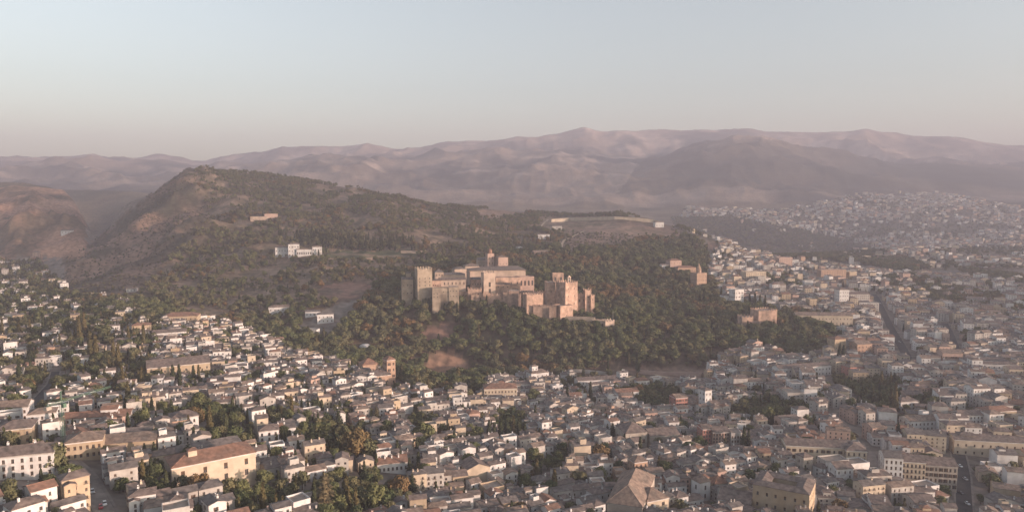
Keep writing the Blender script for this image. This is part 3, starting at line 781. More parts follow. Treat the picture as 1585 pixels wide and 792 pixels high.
building('villa', 'pink walled house among trees behind the citadel', 'house', 838, 401, 23, 11, 14, 18, 'gablex', 'pink', 'tan', 4, 2, 1, zb=-8.0)
building('villa', 'small white house catching the sun behind the pink belfry', 'house', 805, 389, 7, 7, 8, 30, 'gabley', 'white', 'brown', 2, 2, 1, zb=-8.0)
building('villa', 'white roofed garden house under trees behind the citadel', 'house', 880, 396, 12, 5, 9, 20, 'hip', 'white', 'tan', 2, 2, 1, zb=-8.0)
building('villa', 'pale house row on terraces behind the fortress woods', 'house', 842, 370, 18, 7, 10, 15, 'gablex', 'white', 'brown', 4, 2, 1, zb=-8.0)
building('villa', 'grey house near the zigzag hill path', 'house', 862, 358, 16, 8, 12, 10, 'hip', 'pale', 'brown', 3, 2, 2, zb=-8.0)
for q in (('small tiled court roof between square keep and arched windows', 676, 446, 14, 12, 9, 10, 'hip', 'brown', 968), ('low tiled hall roof tucked behind the lit gate tower', 738, 444, 16, 12, 12, 14, 'gablex', 'grey', 1000),
          ('tiled lodge inside the citadel wall behind the corner tower', 815, 462, 20, 10, 10, 12, 'hip', 'tan', 1000), ('long tiled gallery roof above the curtain wall', 775, 447, 30, 7, 8, 6, 'gablex', 'brown', 992)):
    building('palace_lodge', q[0], 'building', q[1], q[2], q[3], q[4], q[5], q[6], q[7], 'fort', q[8], 4, 2, 1, Y=q[9], zb=-14.0)
# the white summer palace and the hill
building('white_palace', 'white summer palace block on the wooded hillside', 'palace', 437, 398, 20, 15, 12, 14, 'hip', 'white', 'brown', 5, 3, 2, zb=-10.0, phrase='the white palace')
building('palace_tower', 'white tower with arched windows in the middle of the hillside palace', 'tower', 455, 398, 16, 20, 11, 16, 'hip', 'white', 'brown', 4, 3, 3, zb=-10.0)
building('arcaded_gallery', 'long low white gallery joining hillside palace to its end pavilion', 'building', 474, 396, 28, 10, 9, 14, 'gablex', 'white', 'tan', 9, 2, 1, zb=-10.0, ww=1.8, wh=4)
building('palace_pavilion', 'white two storey end pavilion of the hillside palace', 'pavilion', 491, 395, 14, 13, 10, 16, 'hip', 'white', 'tan', 4, 3, 2, zb=-10.0)
building('garden_wall', 'long pale terrace wall below the hillside palace gardens', 'wall', 585, 404, 45, 4, 3, 4, 'flat', 'pink', 'terrace', 0, 0, 0, zb=-6.0)
building('garden_wall', 'pale stone wall beside clipped garden beds on the hill', 'wall', 640, 392, 40, 3, 3, -3, 'flat', 'fortpale', 'terrace', 0, 0, 0, zb=-6.0)
building('hilltop_ruin', 'pale ruined lookout walls on the hill spur above the white palace', 'ruin', 402, 343, 26, 7, 10, 16, 'flat', 'fortpale', 'terrace', 3, 1, 1, phrase='the hill ruin', zb=-8.0)
building('hilltop_ruin', 'taller lit fragment of the lookout ruin on the hill spur', 'ruin', 420, 342, 18, 10, 12, 24, 'flat', 'pink', 'terrace', 2, 1, 1, zb=-8.0)
# hotel, red towers, villas to the right of the fortress
r_, ro_, sp_, c_ = building('hotel', 'orange hotel with pinnacled round turret rising above the woods', 'hotel', 1086, 449, 17, 26, 18, 22, 'flat', 'brick', 'terrace', 5, 4, 4, zb=-14.0, phrase='the orange hotel')
m = MB(); hh = sp_['h']
m.lathe([(4.2, hh), (4.2, hh + 6), (4.6, hh + 6.1), (4.6, hh + 7), (3.2, hh + 7.2), (3.2, hh + 10), (1.8, hh + 11.5), (.2, hh + 17)], 10); m.build('turret', [WALL['brick']], r_)
building('hotel_wing', 'long low tiled wing beside the orange hotel', 'hotel', 1063, 428, 30, 14, 16, 14, 'hip', 'brick', 'red', 7, 3, 2, zb=-14.0)
building('mansion', 'pink mansion with hipped roof over the woods', 'house', 1046, 421, 19, 18, 16, 20, 'hip', 'pink', 'red', 4, 3, 3, zb=-14.0, phrase='the pink mansion')
building('villa', 'white wing attached to pink mansion over the woods', 'house', 1030, 421, 12, 11, 10, 16, 'gablex', 'white', 'brown', 3, 2, 2, zb=-14.0)
tower('villa_tower', 'tall white villa tower with flat parapet among cypresses', 1144, 476, 16, 28, 13, 26, None, 'white', (3, 3, 4), False, cat='house', phrase='the white villa')
building('villa', 'low white wing against the tall white villa tower', 'house', 1127, 474, 15, 17, 12, 14, 'hip', 'white', 'brown', 3, 2, 2, zb=-14.0)
tower('stone_tower', 'large plain red square tower on its own hill above town', 1188, 509, 31, 30, 22, 12, None, 'fort', (3, 2, 2), phrase='the red towers', ww=1, wh=1)
tower('stone_tower', 'lower of the red towers, stubby and flat topped', 1157, 509, 18, 20, 16, 6, None, 'fort', (1, 1, 1), ww=1, wh=1)
tower('curtain_wall', 'low red wall linking the stubby and the large red towers', 1173, 511, 20, 12, 8, 8, None, 'fort', (0, 0, 0), False, cat='wall')
building('mansion', 'long cream mansion with tiled roof behind the red towers', 'house', 1276, 504, 86, 16, 18, -4, 'gablex', 'cream', 'tan', 16, 3, 2, phrase='the long mansion', single=False)
building('hotel', 'large cream hotel block with five rows of windows on the slope', 'hotel', 1170, 440, 34, 19, 16, 14, 'flat', 'cream', 'terrace', 9, 4, 5, phrase='the hotel block', single=False)
building('apartment_block', 'brick apartment slab at the foot of the dark wooded slope', 'apartments', 1290, 438, 42, 20, 16, 10, 'flat', 'brick', 'terrace', 10, 4, 6, single=False)
building('apartment_block', 'short apartment block with glowing sunlit end wall', 'apartments', 1320, 437, 14, 16, 14, 24, 'flat', 'ochre', 'terrace', 4, 4, 5, single=False)
building('apartment_block', 'pink and white apartment tower below the hilltop houses', 'apartments', 1216, 414, 23, 15, 14, 16, 'flat', 'pink', 'terrace', 6, 3, 4, single=False)
building('villa', 'white building with shallow dome among town roofs', 'house', 1306, 478, 16, 30, 14, 10, 'hip', 'white', 'tan', 4, 3, 5, phrase='the domed block', single=False)
building('apartment_block', 'wide white apartment block with close rows of windows', 'apartments', 1330, 475, 32, 20, 14, 4, 'gablex', 'pale', 'brown', 10, 4, 5, single=False)

# ------------------------------------------------------------------ town landmarks, near and middle
building('townhouse', 'white three storey house with brown roof beside the fountain plaza', 'house', 28, 742, 96, 40, 13, 18, 'gablex', 'white', 'brown', 8, 3, 3, phrase='the plaza house', chim=((-6, 3), (5, 2)))
building('convent_house', 'ochre house with hipped tan roof at the end of convent wall', 'house', 131, 712, 47, 31, 14, 24, 'hip', 'ochre', 'tan', 6, 3, 2, phrase='the ochre convent')
building('convent_wall', 'long high ochre wall with lean-to roof behind the palm', 'wall', 199, 704, 76, 21, 8, 16, 'shedy', 'ochre', 'tan', 0, 0, 0)
building('convent_house', 'grey roofed convent range behind the ochre wall', 'house', 206, 688, 52, 16, 12, 20, 'gablex', 'ochre', 'grey', 5, 2, 1)
building('great_hall', 'large cream hall with tall shuttered windows and hipped terracotta roof', 'hall', 334, 750, 104, 41, 18, 35, 'hip', 'cream', 'red', 4, 2, 2, phrase='the cream hall', ww=1.7, wh=2.9, subs=((-9, -2, 4, 4, 17.5, 'hip', 1, 1, 11.0),))
building('great_hall', 'long grey roofed range parallel behind the cream hall', 'hall', 318, 716, 96, 22, 13, 33, 'hip', 'cream', 'grey', 9, 2, 1)
building('townhouse', 'long white house with two terracotta roof levels near the crane', 'house', 150, 661, 94, 17, 11, 14, 'gablex', 'white', 'red', 9, 2, 2, phrase='the crane-side house', subs=((6, 1, 9, 7, 9.5, 'gablex', 3, 2, 6.0),))
building('townhouse', 'narrow white house with cream corner windows by the crane', 'house', 66, 670, 34, 32, 10, 26, 'hip', 'white', 'tan', 3, 2, 3, phrase='the corner house')
building('townhouse', 'ochre house with shallow brown roof at the left edge', 'house', 22, 690, 46, 28, 14, 22, 'hip', 'ochre', 'brown', 4, 3, 2)
building('townhouse', 'white terraced house above the ochre house at the left edge', 'house', 16, 654, 46, 24, 14, 20, 'gablex', 'white', 'tan', 5, 2, 2)
building('townhouse', 'tall white house with hipped roof beside the dark garden trees', 'house', 287, 668, 34, 24, 13, 32, 'hip', 'white', 'brown', 3, 2, 2)
building('convent_house', 'long convent with tan roof and sunlit ochre end wall', 'convent', 278, 588, 80, 24, 22, 28, 'gablex', 'ochre', 'brown', 9, 3, 2, phrase='the long convent')
building('mansion', 'ochre mansion with arcaded front under the wooded hill', 'house', 279, 504, 50, 15, 18, 12, 'hip', 'ochre', 'red', 8, 3, 2, phrase='the ochre mansion', single=False)
building('villa', 'long white villa with brown roof below the ochre mansion', 'house', 263, 527, 44, 13, 12, 24, 'gablex', 'white', 'brown', 8, 2, 1, single=False)
building('townhouse', 'small ochre house with belfry gable among cypresses', 'house', 219, 520, 24, 17, 11, 22, 'hip', 'ochre', 'red', 4, 2, 2, single=False)
r_, ro_, sp_, c_ = building('bell_tower', 'tall brick bell tower with tiled pyramid roof at the valley edge', 'tower', 606, 596, 12, 41, 10.5, 32, 'pyramid', 'brick', 'red', 2, 2, 4, phrase='the brick belfry', wh=2.6, ww=1.5, pitch=.6)
building('church', 'brick church nave with brown roof beside the tall bell tower', 'church', 585, 597, 38, 16, 16, 28, 'gablex', 'brick', 'brown', 4, 2, 1)
building('church', 'lit pyramid roofed chancel behind the brick nave', 'church', 574, 585, 22, 22, 15, 28, 'pyramid', 'brick', 'red', 2, 2, 1, pitch=.65)
building('townhouse', 'white house with bright red roof and row of chimneys', 'house', 608, 732, 46, 17, 12, 17, 'gablex', 'white', 'red', 7, 3, 1, phrase='the red-roofed house', chim=((-7, 2), (-4, -2), (0, -2), (4, -2), (7, 2)), subs=((-4.5, 2, 8, 6, 11, 'flat', 3, 2, 7.0),))
building('townhouse', 'white four storey house with plain front left of cypress pair', 'house', 417, 692, 28, 28, 10, 22, 'hip', 'white', 'brown', 3, 2, 3)
building('townhouse', 'cream house with large blank sunlit wall', 'house', 741, 746, 36, 23, 14, 24, 'gabley', 'cream', 'brown', 0, 2, 1, phrase='the blank-walled house')
building('mansion', 'pinkish palace with rows of arches at the river slope', 'palace', 775, 624, 52, 24, 16, 6, 'hip', 'cream', 'red', 10, 3, 3, phrase='the riverside palace')
building('townhouse', 'tall white house with stepped roofs above the riverside palace', 'house', 836, 598, 28, 22, 13, 24, 'hip', 'white', 'tan', 4, 2, 3, phrase='the stepped house', subs=((-4, 1, 7, 6, 21.5, 'hip', 2, 2, 16.0),))
building('townhouse', 'long white row of houses under the citadel slope', 'house', 925, 602, 64, 15, 12, 12, 'gablex', 'white', 'brown', 11, 2, 2, phrase='the slope terrace', single=False)
building('townhouse', 'white house with brown roof alone below the bare bank', 'house', 996, 602, 20, 14, 11, 18, 'hip', 'white', 'red', 4, 2, 2)
building('townhouse', 'long white house with brown roof at the edge of terraced gardens', 'house', 972, 622, 36, 16, 12, 16, 'gablex', 'white', 'red', 6, 2, 2)
building('townhouse', 'narrow red fronted house with white corners', 'house', 1055, 641, 20, 27, 12, 18, 'gablex', 'red', 'tan', 4, 2, 4, phrase='the red-fronted house')
tower('villa_tower', 'slender white lookout tower house with tiled cap', 1096, 640, 12, 38, 9, 24, None, 'white', (2, 2, 4), False, cat='house', rf='pyramid', roofm='brown', phrase='the white lookout', zb=-6)
building('townhouse', 'low white wing beside slender white lookout tower', 'house', 1117, 640, 32, 16, 11, 18, 'gablex', 'white', 'brown', 5, 2, 2)
building('church', 'grey stone church with high pyramid roof in the lower town', 'church', 985, 692, 36, 24, 20, 14, 'pyramid', 'grey', 'brown', 3, 2, 1, phrase='the stone church', pitch=.55, ww=1.2, wh=3)
building('church', 'stone nave with long brown roof joined to pyramid roofed church', 'church', 1029, 692, 48, 20, 16, 12, 'gablex', 'grey', 'brown', 5, 2, 1)
building('townhouse', 'red and white striped house front with tall windows', 'house', 1094, 692, 14, 30, 11, 8, 'gablex', 'red', 'brown', 3, 2, 4)
building('townhouse', 'wide four storey pink house front with rows of balconies', 'house', 1116, 693, 27, 26, 12, 6, 'gablex', 'pink', 'brown', 6, 2, 4, phrase='the balcony house')
building('townhouse', 'grey house with large windows beside a lone cypress', 'house', 1140, 694, 18, 24, 12, 4, 'flat', 'pale', 'terrace', 4, 2, 3)
building('church', 'big church with steep broad sunlit tiled roof in the foreground', 'church', 966, 812, 54, 34, 46, -19, 'hip', 'grey', 'tan', 3, 6, 1, phrase='the big-roofed church', pitch=.7, ww=1.4, wh=3.5)
building('church_tower', 'low hipped tower with round windows in front of broad church roof', 'tower', 1018, 806, 38, 36, 15, 24, 'hip', 'cream', 'tan', 2, 2, 1, ww=1.8, wh=2, z0=8, pitch=.5)
building('church_tower', 'square brick lantern tower behind the broad church roof', 'tower', 992, 745, 22, 33, 9.5, 20, 'pyramid', 'brick', 'tan', 3, 3, 3, ww=1.3, wh=2.2, pitch=.45)
building('bell_tower', 'white octagonal-looking bell tower with tan pyramid cap', 'tower', 1091, 775, 19, 32, 8, 26, 'pyramid', 'white', 'tan', 1, 1, 2, phrase='the white belfry', pitch=.8, ww=1.4, wh=2.6)
building('chapel', 'small chapel with lit pyramid roof beside white belfry', 'chapel', 1116, 766, 22, 20, 9, 14, 'pyramid', 'pale', 'red', 1, 1, 1, pitch=.7)
building('convent_house', 'long gabled convent range with lit gable end near white belfry', 'convent', 1135, 800, 44, 26, 18, -28, 'gablex', 'cream', 'brown', 6, 2, 2)
r_, ro_, sp_, c_ = building('courtyard_palace', 'square ochre palace with inner court and sunlit flank', 'palace', 1256, 808, 34, 58, 30, 60, 'court', 'ochre', 'brown', 6, 6, 3, phrase='the courtyard palace', pitch=.38, ww=1.2, wh=2)
building('chancery', 'long cream palace front with three rows of windows', 'palace', 1264, 723, 94, 34, 15, -9, 'gablex', 'cream', 'brown', 11, 3, 3, phrase='the long chancery', ww=1.3, wh=2.1)
building('chancery', 'tall corner block with balconied windows at end of the long palace', 'palace', 1325, 733, 31, 38, 17, -8, 'hip', 'cream', 'brown', 4, 4, 4, ww=1.2, wh=2.2)
building('church_tower', 'stubby square stone tower before the long palace', 'tower', 1250, 741, 17, 36, 8, 18, 'pyramid', 'grey', 'brown', 1, 1, 3, pitch=.4)
building('apartment_house', 'white four storey house first of the tall street row', 'house', 1382, 748, 27, 42, 14, -12, 'gablex', 'white', 'grey', 4, 3, 4, phrase='the tall row', ww=1.2, wh=2.2)
building('apartment_house', 'cream four storey house in the middle of the tall street row', 'house', 1413, 752, 34, 40, 14, -12, 'gablex', 'cream', 'brown', 6, 3, 4, ww=1.2, wh=2.2)
building('apartment_house', 'grey stone house with balconies at the end of tall street row', 'house', 1455, 758, 47, 40, 16, -12, 'gablex', 'grey', 'brown', 7, 3, 4, ww=1.2, wh=2.4)
building('convent_house', 'long low cream convent with small attic windows', 'convent', 1532, 708, 104, 27, 14, -10, 'gablex', 'cream', 'brown', 9, 2, 2, phrase='the cream convent', subs=((-14, 1, 12, 8, 15, 'hip', 4, 2, 10.5),))
building('townhouse', 'white house with square attic tower on the green slope', 'house', 1430, 668, 48, 18, 14, 8, 'gablex', 'white', 'tan', 7, 3, 2, phrase='the attic-tower house', subs=((6, 2, 5.5, 5, 14, 'flat', 2, 2, 9.0),))
building('townhouse', 'white house with three even rows of dark windows', 'house', 1505, 662, 38, 21, 13, 6, 'gablex', 'white', 'brown', 6, 3, 3)
building('townhouse', 'orange rendered house with flat lit wall', 'house', 1551, 655, 50, 20, 14, 10, 'hip', 'ochre', 'red', 4, 3, 2, phrase='the orange house')
building('townhouse', 'white villa with small upper storey beside dark trees', 'house', 1408, 637, 32, 17, 12, 10, 'hip', 'white', 'brown', 5, 3, 2, subs=((2, 1, 6, 5, 11.5, 'hip', 2, 2, 8.0),))
building('townhouse', 'long white terrace climbing the slope under the red towers', 'house', 1246, 584, 92, 17, 12, 14, 'gablex', 'white', 'brown', 16, 2, 2, phrase='the climbing terrace', single=False)
building('mansion', 'ochre house with lit wall beside dark cypresses', 'house', 1300, 550, 20, 26, 13, 18, 'hip', 'ochre', 'red', 3, 2, 3, phrase='the ochre villa')
building('mansion', 'brick house with two rows of windows above red house', 'house', 1338, 552, 26, 20, 14, 14, 'gablex', 'brick', 'tan', 4, 2, 3)
building('townhouse', 'red brick house among white houses on the slope', 'house', 1326, 584, 26, 17, 13, 16, 'hip', 'red', 'tan', 4, 2, 2)
building('mansion', 'arcaded pink building with brown roof in the flat town', 'building', 1474, 566, 30, 20, 16, -6, 'gablex', 'pink', 'tan', 8, 3, 2, phrase='the pink arcade')
building('convent_house', 'wide white convent with long brown roofs', 'convent', 1538, 579, 66, 16, 30, -10, 'court', 'white', 'brown', 9, 3, 2, phrase='the white convent', single=False)
building('townhouse', 'white house with lit gable beside the bare bank', 'house', 432, 489, 30, 14, 11, 14, 'hip', 'white', 'tan', 5, 2, 2, phrase='the valley villa')
building('townhouse', 'low white house under the bare red bank', 'house', 484, 490, 22, 8, 9, 12, 'gablex', 'white', 'grey', 4, 2, 1)
building('townhouse', 'white twin roofed house on the valley side', 'house', 504, 500, 24, 14, 11, 16, 'hip', 'white', 'grey', 4, 2, 2)
building('terrace_building', 'long narrow white building with flat roof in the valley trees', 'building', 458, 517, 68, 7, 9, -10, 'flat', 'white', 'terrace', 12, 2, 1, single=False)
building('villa', 'white house on the hill edge near the long lit wall', 'house', 1021, 352, 14, 8, 12, 15, 'hip', 'white', 'brown', 3, 2, 1)
building('villa', 'white valley house below the dark hill', 'house', 104, 362, 16, 5, 12, 20, 'gablex', 'white', 'brown', 4, 2, 1, single=False)
building('villa', 'small pink house on the dry valley side', 'house', 56, 398, 9, 8, 9, 20, 'hip', 'pink', 'brown', 2, 2, 2, single=False)
building('villa', 'lone white house at the foot of the autumn hill', 'house', 203, 452, 14, 5, 9, 10, 'gablex', 'white', 'tan', 3, 2, 1, single=False)

# long lit wall along the far crest
def wall_line(name, label, pts, h, t, mat, cat='wall', below=4.0):
    P = [at(*p) for p in pts]
    m = MB()
    for a, b in zip(P[:-1], P[1:]):
        d = (b - a); d.z = 0; L_ = d.length; d.normalize(); n = Vector((-d.y, d.x, 0)) * t / 2
        k = len(m.v)
        for q in (a, b):
            for s_ in (-1, 1):
                m.v.append((q.x + s_ * n.x, q.y + s_ * n.y, q.z - below)); m.v.append((q.x + s_ * n.x, q.y + s_ * n.y, q.z + h))
        for f in ((0, 4, 5, 1), (2, 3, 7, 6), (1, 5, 7, 3), (0, 1, 3, 2), (4, 6, 7, 5)):
            m.f.append(tuple(k + i for i in f)); m.m.append(0)
    o = m.build(name, [mat]); tag(o, label, cat); return o
wall_line('retaining_wall', 'very long pale wall shining along the far hill crest', [(853, 344), (880, 342), (915, 341), (951, 340), (985, 342), (1011, 345), (1026, 348)], 8.5, 2.5, WALL['cream'])
wall_line('garden_wall', 'straight retaining wall at the foot of the wooded citadel slope', [(800, 578), (840, 577), (900, 576), (940, 580)], 3.5, 1.2, WALL['pale'])
wall_line('garden_wall', 'pale wall along the bare bank under the citadel trees', [(985, 577), (1020, 580), (1085, 582)], 4.0, 1.2, WALL['pink'])
wall_line('garden_wall', 'curving pale garden wall by the white lookout tower', [(1118, 650), (1140, 648), (1152, 645), (1175, 652)], 3.5, .8, WALL['white'])
wall_line('town_wall', 'old stone wall climbing the slope by the red towers', [(1146, 556), (1160, 545), (1172, 538), (1250, 546)], 5, 1.5, WALL['grey'])

for q in (('the red cliff', 685, 562), ('the bare scar', 682, 513), ('the red bank', 535, 450), ('the slope wall', 850, 577), ('the bare bank', 1040, 580), ('the dry hilltop', 960, 358)): LAND.append(q)
# the canopy tent in the valley
p = at(565, 540); s_ = p.y / F_PX
root = tag(empty('event_tent', p), 'white domed event tent in the dark valley trees', 'tent')
m = MB(); r0 = 9.5 * s_
m.lathe([(r0, 2.5), (r0 * .97, 3.2), (r0 * .8, 4.6), (r0 * .5, 5.7), (.2, 6.2)], 14); m.build('canopy', [CANVAS], root)
for k in range(7):
    an = 2 * math.pi * k / 7
    m = MB(); m.beam((r0 * .95 * math.cos(an), r0 * .95 * math.sin(an), -1), (r0 * .95 * math.cos(an), r0 * .95 * math.sin(an), 2.7), .15); m.build('pole', [METAL_GREY], root)
FOOT.append((p.x, p.y, r0 + 6)); LAND.append(('the event tent', 565, 533))

# the tower crane
p = at(99, 703); s_ = p.y / F_PX
H_ = 84 * s_
root = tag(empty('tower_crane', p, R(-18)), 'slim green tower crane standing over the left street', 'crane')
def lattice(n, z0, z1, r, axis='z'):
    m = MB(); st = (z1 - z0) / n
    for k in range(n):
        a, b_ = z0 + st * k, z0 + st * (k + 1)
        C4 = [(-r, -r), (r, -r), (r, r), (-r, r)]
        for i in range(4):
            (x, y), (x2, y2) = C4[i], C4[(i + 1) % 4]
            m.beam((x, y, a), (x, y, b_), .08); m.beam((x, y, a), (x2, y2, b_), .045); m.beam((x, y, b_), (x2, y2, b_), .045)
    return m
lattice(14, -1, H_, .7).build('mast', [METAL_GREEN], root)
j_ = lattice(22, -8, 30, .38); j_.v = [(x_, z_, H_ + .7 + y_) for (x_, y_, z_) in j_.v]; j_.build('jib', [METAL_GREEN], root)
m = MB(); m.box(-1.1, 1.1, -9, -6.2, H_ - 1.6, H_ + .1); m.build('counterweight', [WALL['grey']], root)
m = MB(); m.box(1.0, 2.4, -.8, .9, H_ - 2.2, H_ - .1); m.build('cab', [METAL_GREEN], root)
m = MB(); m.beam((0, 0, H_ + 1.2), (0, 0, H_ + 6), .3); m.beam((0, 0, H_ + 6), (0, 22, H_ + 1.3), .05); m.beam((0, 0, H_ + 6), (0, -8, H_ + 1.3), .05); m.build('apex', [METAL_GREEN], root)
FOOT.append((p.x, p.y, 4)); LAND.append(('the green crane', 97, 660))

# the fountain plaza
p = at(44, 762)
root = tag(empty('fountain', p), 'round stone fountain on the paved plaza at the left', 'fountain')
m = MB(); m.lathe([(3.2, -.5), (3.2, .7), (2.7, .7), (2.7, .2), (.5, .2), (.4, 1.6), (1.2, 1.9), (1.1, 2.0), (.25, 2.0), (.2, 2.9), (.02, 3.1)], 14); m.build('basin', [WALL['grey']], root)
LAND.append(('the fountain', 44, 760)); FOOT.append((p.x, p.y, 13)); PLAZA = (p.x, p.y)

# ------------------------------------------------------------------ streets, paths, plaza (draped strips)
STREETS = []
def strip(name, pts, width, mat, dz=.15, kerb=False, keep=None):
    P = [at(*p) for p in pts]
    dense = []
    for a, b in zip(P[:-1], P[1:]):
        n = max(1, int((b - a).length / 6))
        dense += [a.lerp(b, k / n) for k in range(n)]
    dense.append(P[-1])
    m = MB(); K = MB()
    rows = []
    for i, q in enumerate(dense):
        d = dense[min(i + 1, len(dense) - 1)] - dense[max(i - 1, 0)]; d.z = 0; d.normalize()
        n = Vector((-d.y, d.x, 0))
        row = []
        for t in (-1, -.33, .33, 1):
            x, y = q.x + n.x * t * width / 2, q.y + n.y * t * width / 2
            row.append((x, y, float(ground(x, y)) + dz))
        rows.append(row)
        STREETS.append((q.x, q.y, (keep or width) / 2 + 3.0))
    zc = [max(r[1][2], r[2][2]) for r in rows]
    for a, b in zip(rows[:-1], rows[1:]):
        for k in range(3): m.poly([a[k + 1], a[k], b[k], b[k + 1]])
        if kerb:
            for k, kk in ((0, 1), (3, 2)):
                e0, e1 = Vector(a[k]), Vector(b[k]); w0 = (Vector(a[k]) - Vector(a[kk])).normalized() * 1.3; w1 = (Vector(b[k]) - Vector(b[kk])).normalized() * 1.3
                up = Vector((0, 0, .13)); q = [e0 + up, e1 + up, e1 + w1 + up, e0 + w0 + up]
                K.poly([tuple(v) for v in q]); K.poly([tuple(e0), tuple(e1), tuple(e1 + up), tuple(e0 + up)])
    o = tag(m.build(name, [mat]), kind='structure')
    if kerb: tag(K.build('pavement', [PAVING]), kind='structure')
    return o
strip('street', [(86, 575), (80, 595), (62, 615), (50, 630), (40, 648), (44, 662), (50, 678), (62, 697)], 6, ASPHALT, kerb=True)
strip('street', [(106, 712), (120, 724), (134, 738), (144, 755), (153, 771), (166, 794), (185, 830)], 7, PAVING, kerb=True)
strip('street', [(1352, 455), (1358, 464), (1372, 493), (1387, 521), (1400, 545), (1408, 560)], 10, ASPHALT, keep=18)
strip('street', [(1462, 500), (1468, 511), (1475, 528), (1481, 546)], 9, ASPHALT, keep=14)
strip('street', [(1481, 694), (1484, 705), (1490, 733), (1493, 792), (1495, 830)], 9, ASPHALT, keep=10, kerb=True)
strip('street', [(1291, 638), (1305, 655), (1320, 676)], 4, PAVING)
strip('street', [(1268, 590), (1295, 602), (1318, 616), (1335, 627)], 6, PATHM)
strip('street', [(1345, 742), (1352, 720), (1345, 700)], 8, PAVING)
strip('path', [(904, 358), (888, 365), (873, 372), (869, 380), (870, 388)], 5, PATHM, dz=.5)
strip('path', [(1000, 574), (1040, 586), (1080, 588)], 5, PATHM, dz=.4)
strip('path', [(836, 352), (842, 345), (848, 340)], 5, PATHM, dz=.5)
m = MB()
xs = np.linspace(-13, 13, 10)
for i in range(9):
    for j in range(9):
        q = [(xs[i], xs[j]), (xs[i + 1], xs[j]), (xs[i + 1], xs[j + 1]), (xs[i], xs[j + 1])]
        m.poly([(PLAZA[0] + a, PLAZA[1] + b_, float(ground(PLAZA[0] + a, PLAZA[1] + b_)) + .16) for a, b_ in q])
tag(m.build('plaza', [PAVING]), kind='structure')

# ------------------------------------------------------------------ parked cars along the open streets
PAINT = {'white': mottled('white_car_paint', (.7, .7, .69), .03, .5, .3, spec=.5), 'silver': mottled('silver_car_paint', (.38, .38, .39), .03, .5, .3, spec=.5), 'dark': mottled('dark_car_paint', (.035, .037, .045), .03, .5, .3, spec=.5), 'red': mottled('red_car_paint', (.30, .03, .03), .03, .5, .3, spec=.5)}
TYRE = mottled('tyre_rubber', (.02, .02, .02), .1, .5, .8)
def prism(m, prof, y0, y1, inset=0.0, mi=0):
    k = len(m.v); n = len(prof)
    zs = [p_[1] for p_ in prof]; zl, zh = min(zs), max(zs)
    for yy, sg in ((y0, 1), (y1, -1)):
        for (x, z) in prof: m.v.append((x, yy + sg * inset * (z - zl) / (zh - zl), z))
    m.f.append(tuple(range(k, k + n))); m.m.append(mi); m.f.append(tuple(range(k + 2 * n - 1, k + n - 1, -1))); m.m.append(mi)
    for i in range(n):
        j = (i + 1) % n
        m.f.append((k + j, k + i, k + n + i, k + n + j)); m.m.append(mi)
b1 = MB(); prism(b1, [(-2.1, .28), (2.1, .28), (2.15, .62), (2.0, .86), (1.05, .96), (-1.75, 1.0), (-2.12, .9), (-2.15, .5)], -.86, .86, .06)
b2 = MB(); prism(b2, [(1.0, .965), (.35, 1.42), (-1.2, 1.46), (-1.75, 1.005)], -.78, .78, .16)
b3 = MB(); prism(b3, [(.28, 1.425), (.2, 1.5), (-1.1, 1.53), (-1.22, 1.465)], -.63, .63, .03)
wm = MB(); wm.lathe([(.05, -.1), (.31, -.1), (.31, .1), (.05, .1)], 12); wm.v = [(x, z, y) for (x, y, z) in wm.v]; wm.f = [f[::-1] for f in wm.f]
CARM = {k: (b1.mesh('body', [v]), b2.mesh('cabin', [GLASS]), b3.mesh('car_roof', [v])) for k, v in PAINT.items()}
WHEEL = wm.mesh('wheel', [TYRE])
CARS = []
def park(px, py, rot, paint):
    p = at(px, py)
    root = empty('parked_car', (p.x, p.y, p.z + .2), rot); root['category'] = 'car'; root['group'] = 'cars parked along the streets'
    for nm, me in zip(('body', 'cabin', 'roof'), CARM[paint]): link(nm, me, root)
    for x in (-1.3, 1.3):
        for y in (-.78, .78): link('wheel', WHEEL, root, Matrix.Translation((x, y, .31)))
    CARS.append((root, f'{paint} parked car', px, py))
for q in ((128, 738, R(-55), 'white'), (137, 748, R(-55), 'dark'), (143, 762, R(-55), 'silver'), (162, 781, R(-57), 'white'), (156, 786, R(-57), 'red'), (51, 676, R(-75), 'dark'), (45, 655, R(-80), 'white'),
          (1486, 722, R(-88), 'white'), (1494, 742, R(-90), 'silver'), (1488, 764, R(-90), 'dark'), (1497, 780, R(-90), 'white'), (1362, 470, R(-70), 'white'), (1392, 530, R(-70), 'silver')): park(*q)
# ------------------------------------------------------------------ ordinary houses, packed in blocks along lanes
ROOFS_M = ['brown', 'grey', 'tan', 'red']
WKEYS = ['white', 'pale', 'cream', 'ochre', 'pink', 'grey', 'brick', 'red']
RKEYS = ['brown', 'grey', 'tan', 'red', 'terrace']
def pick(rnd, table):
    t = rnd.random() * sum(w for _, w in table)
    for v, w in table:
        t -= w
        if t <= 0: return v
    return table[-1][0]

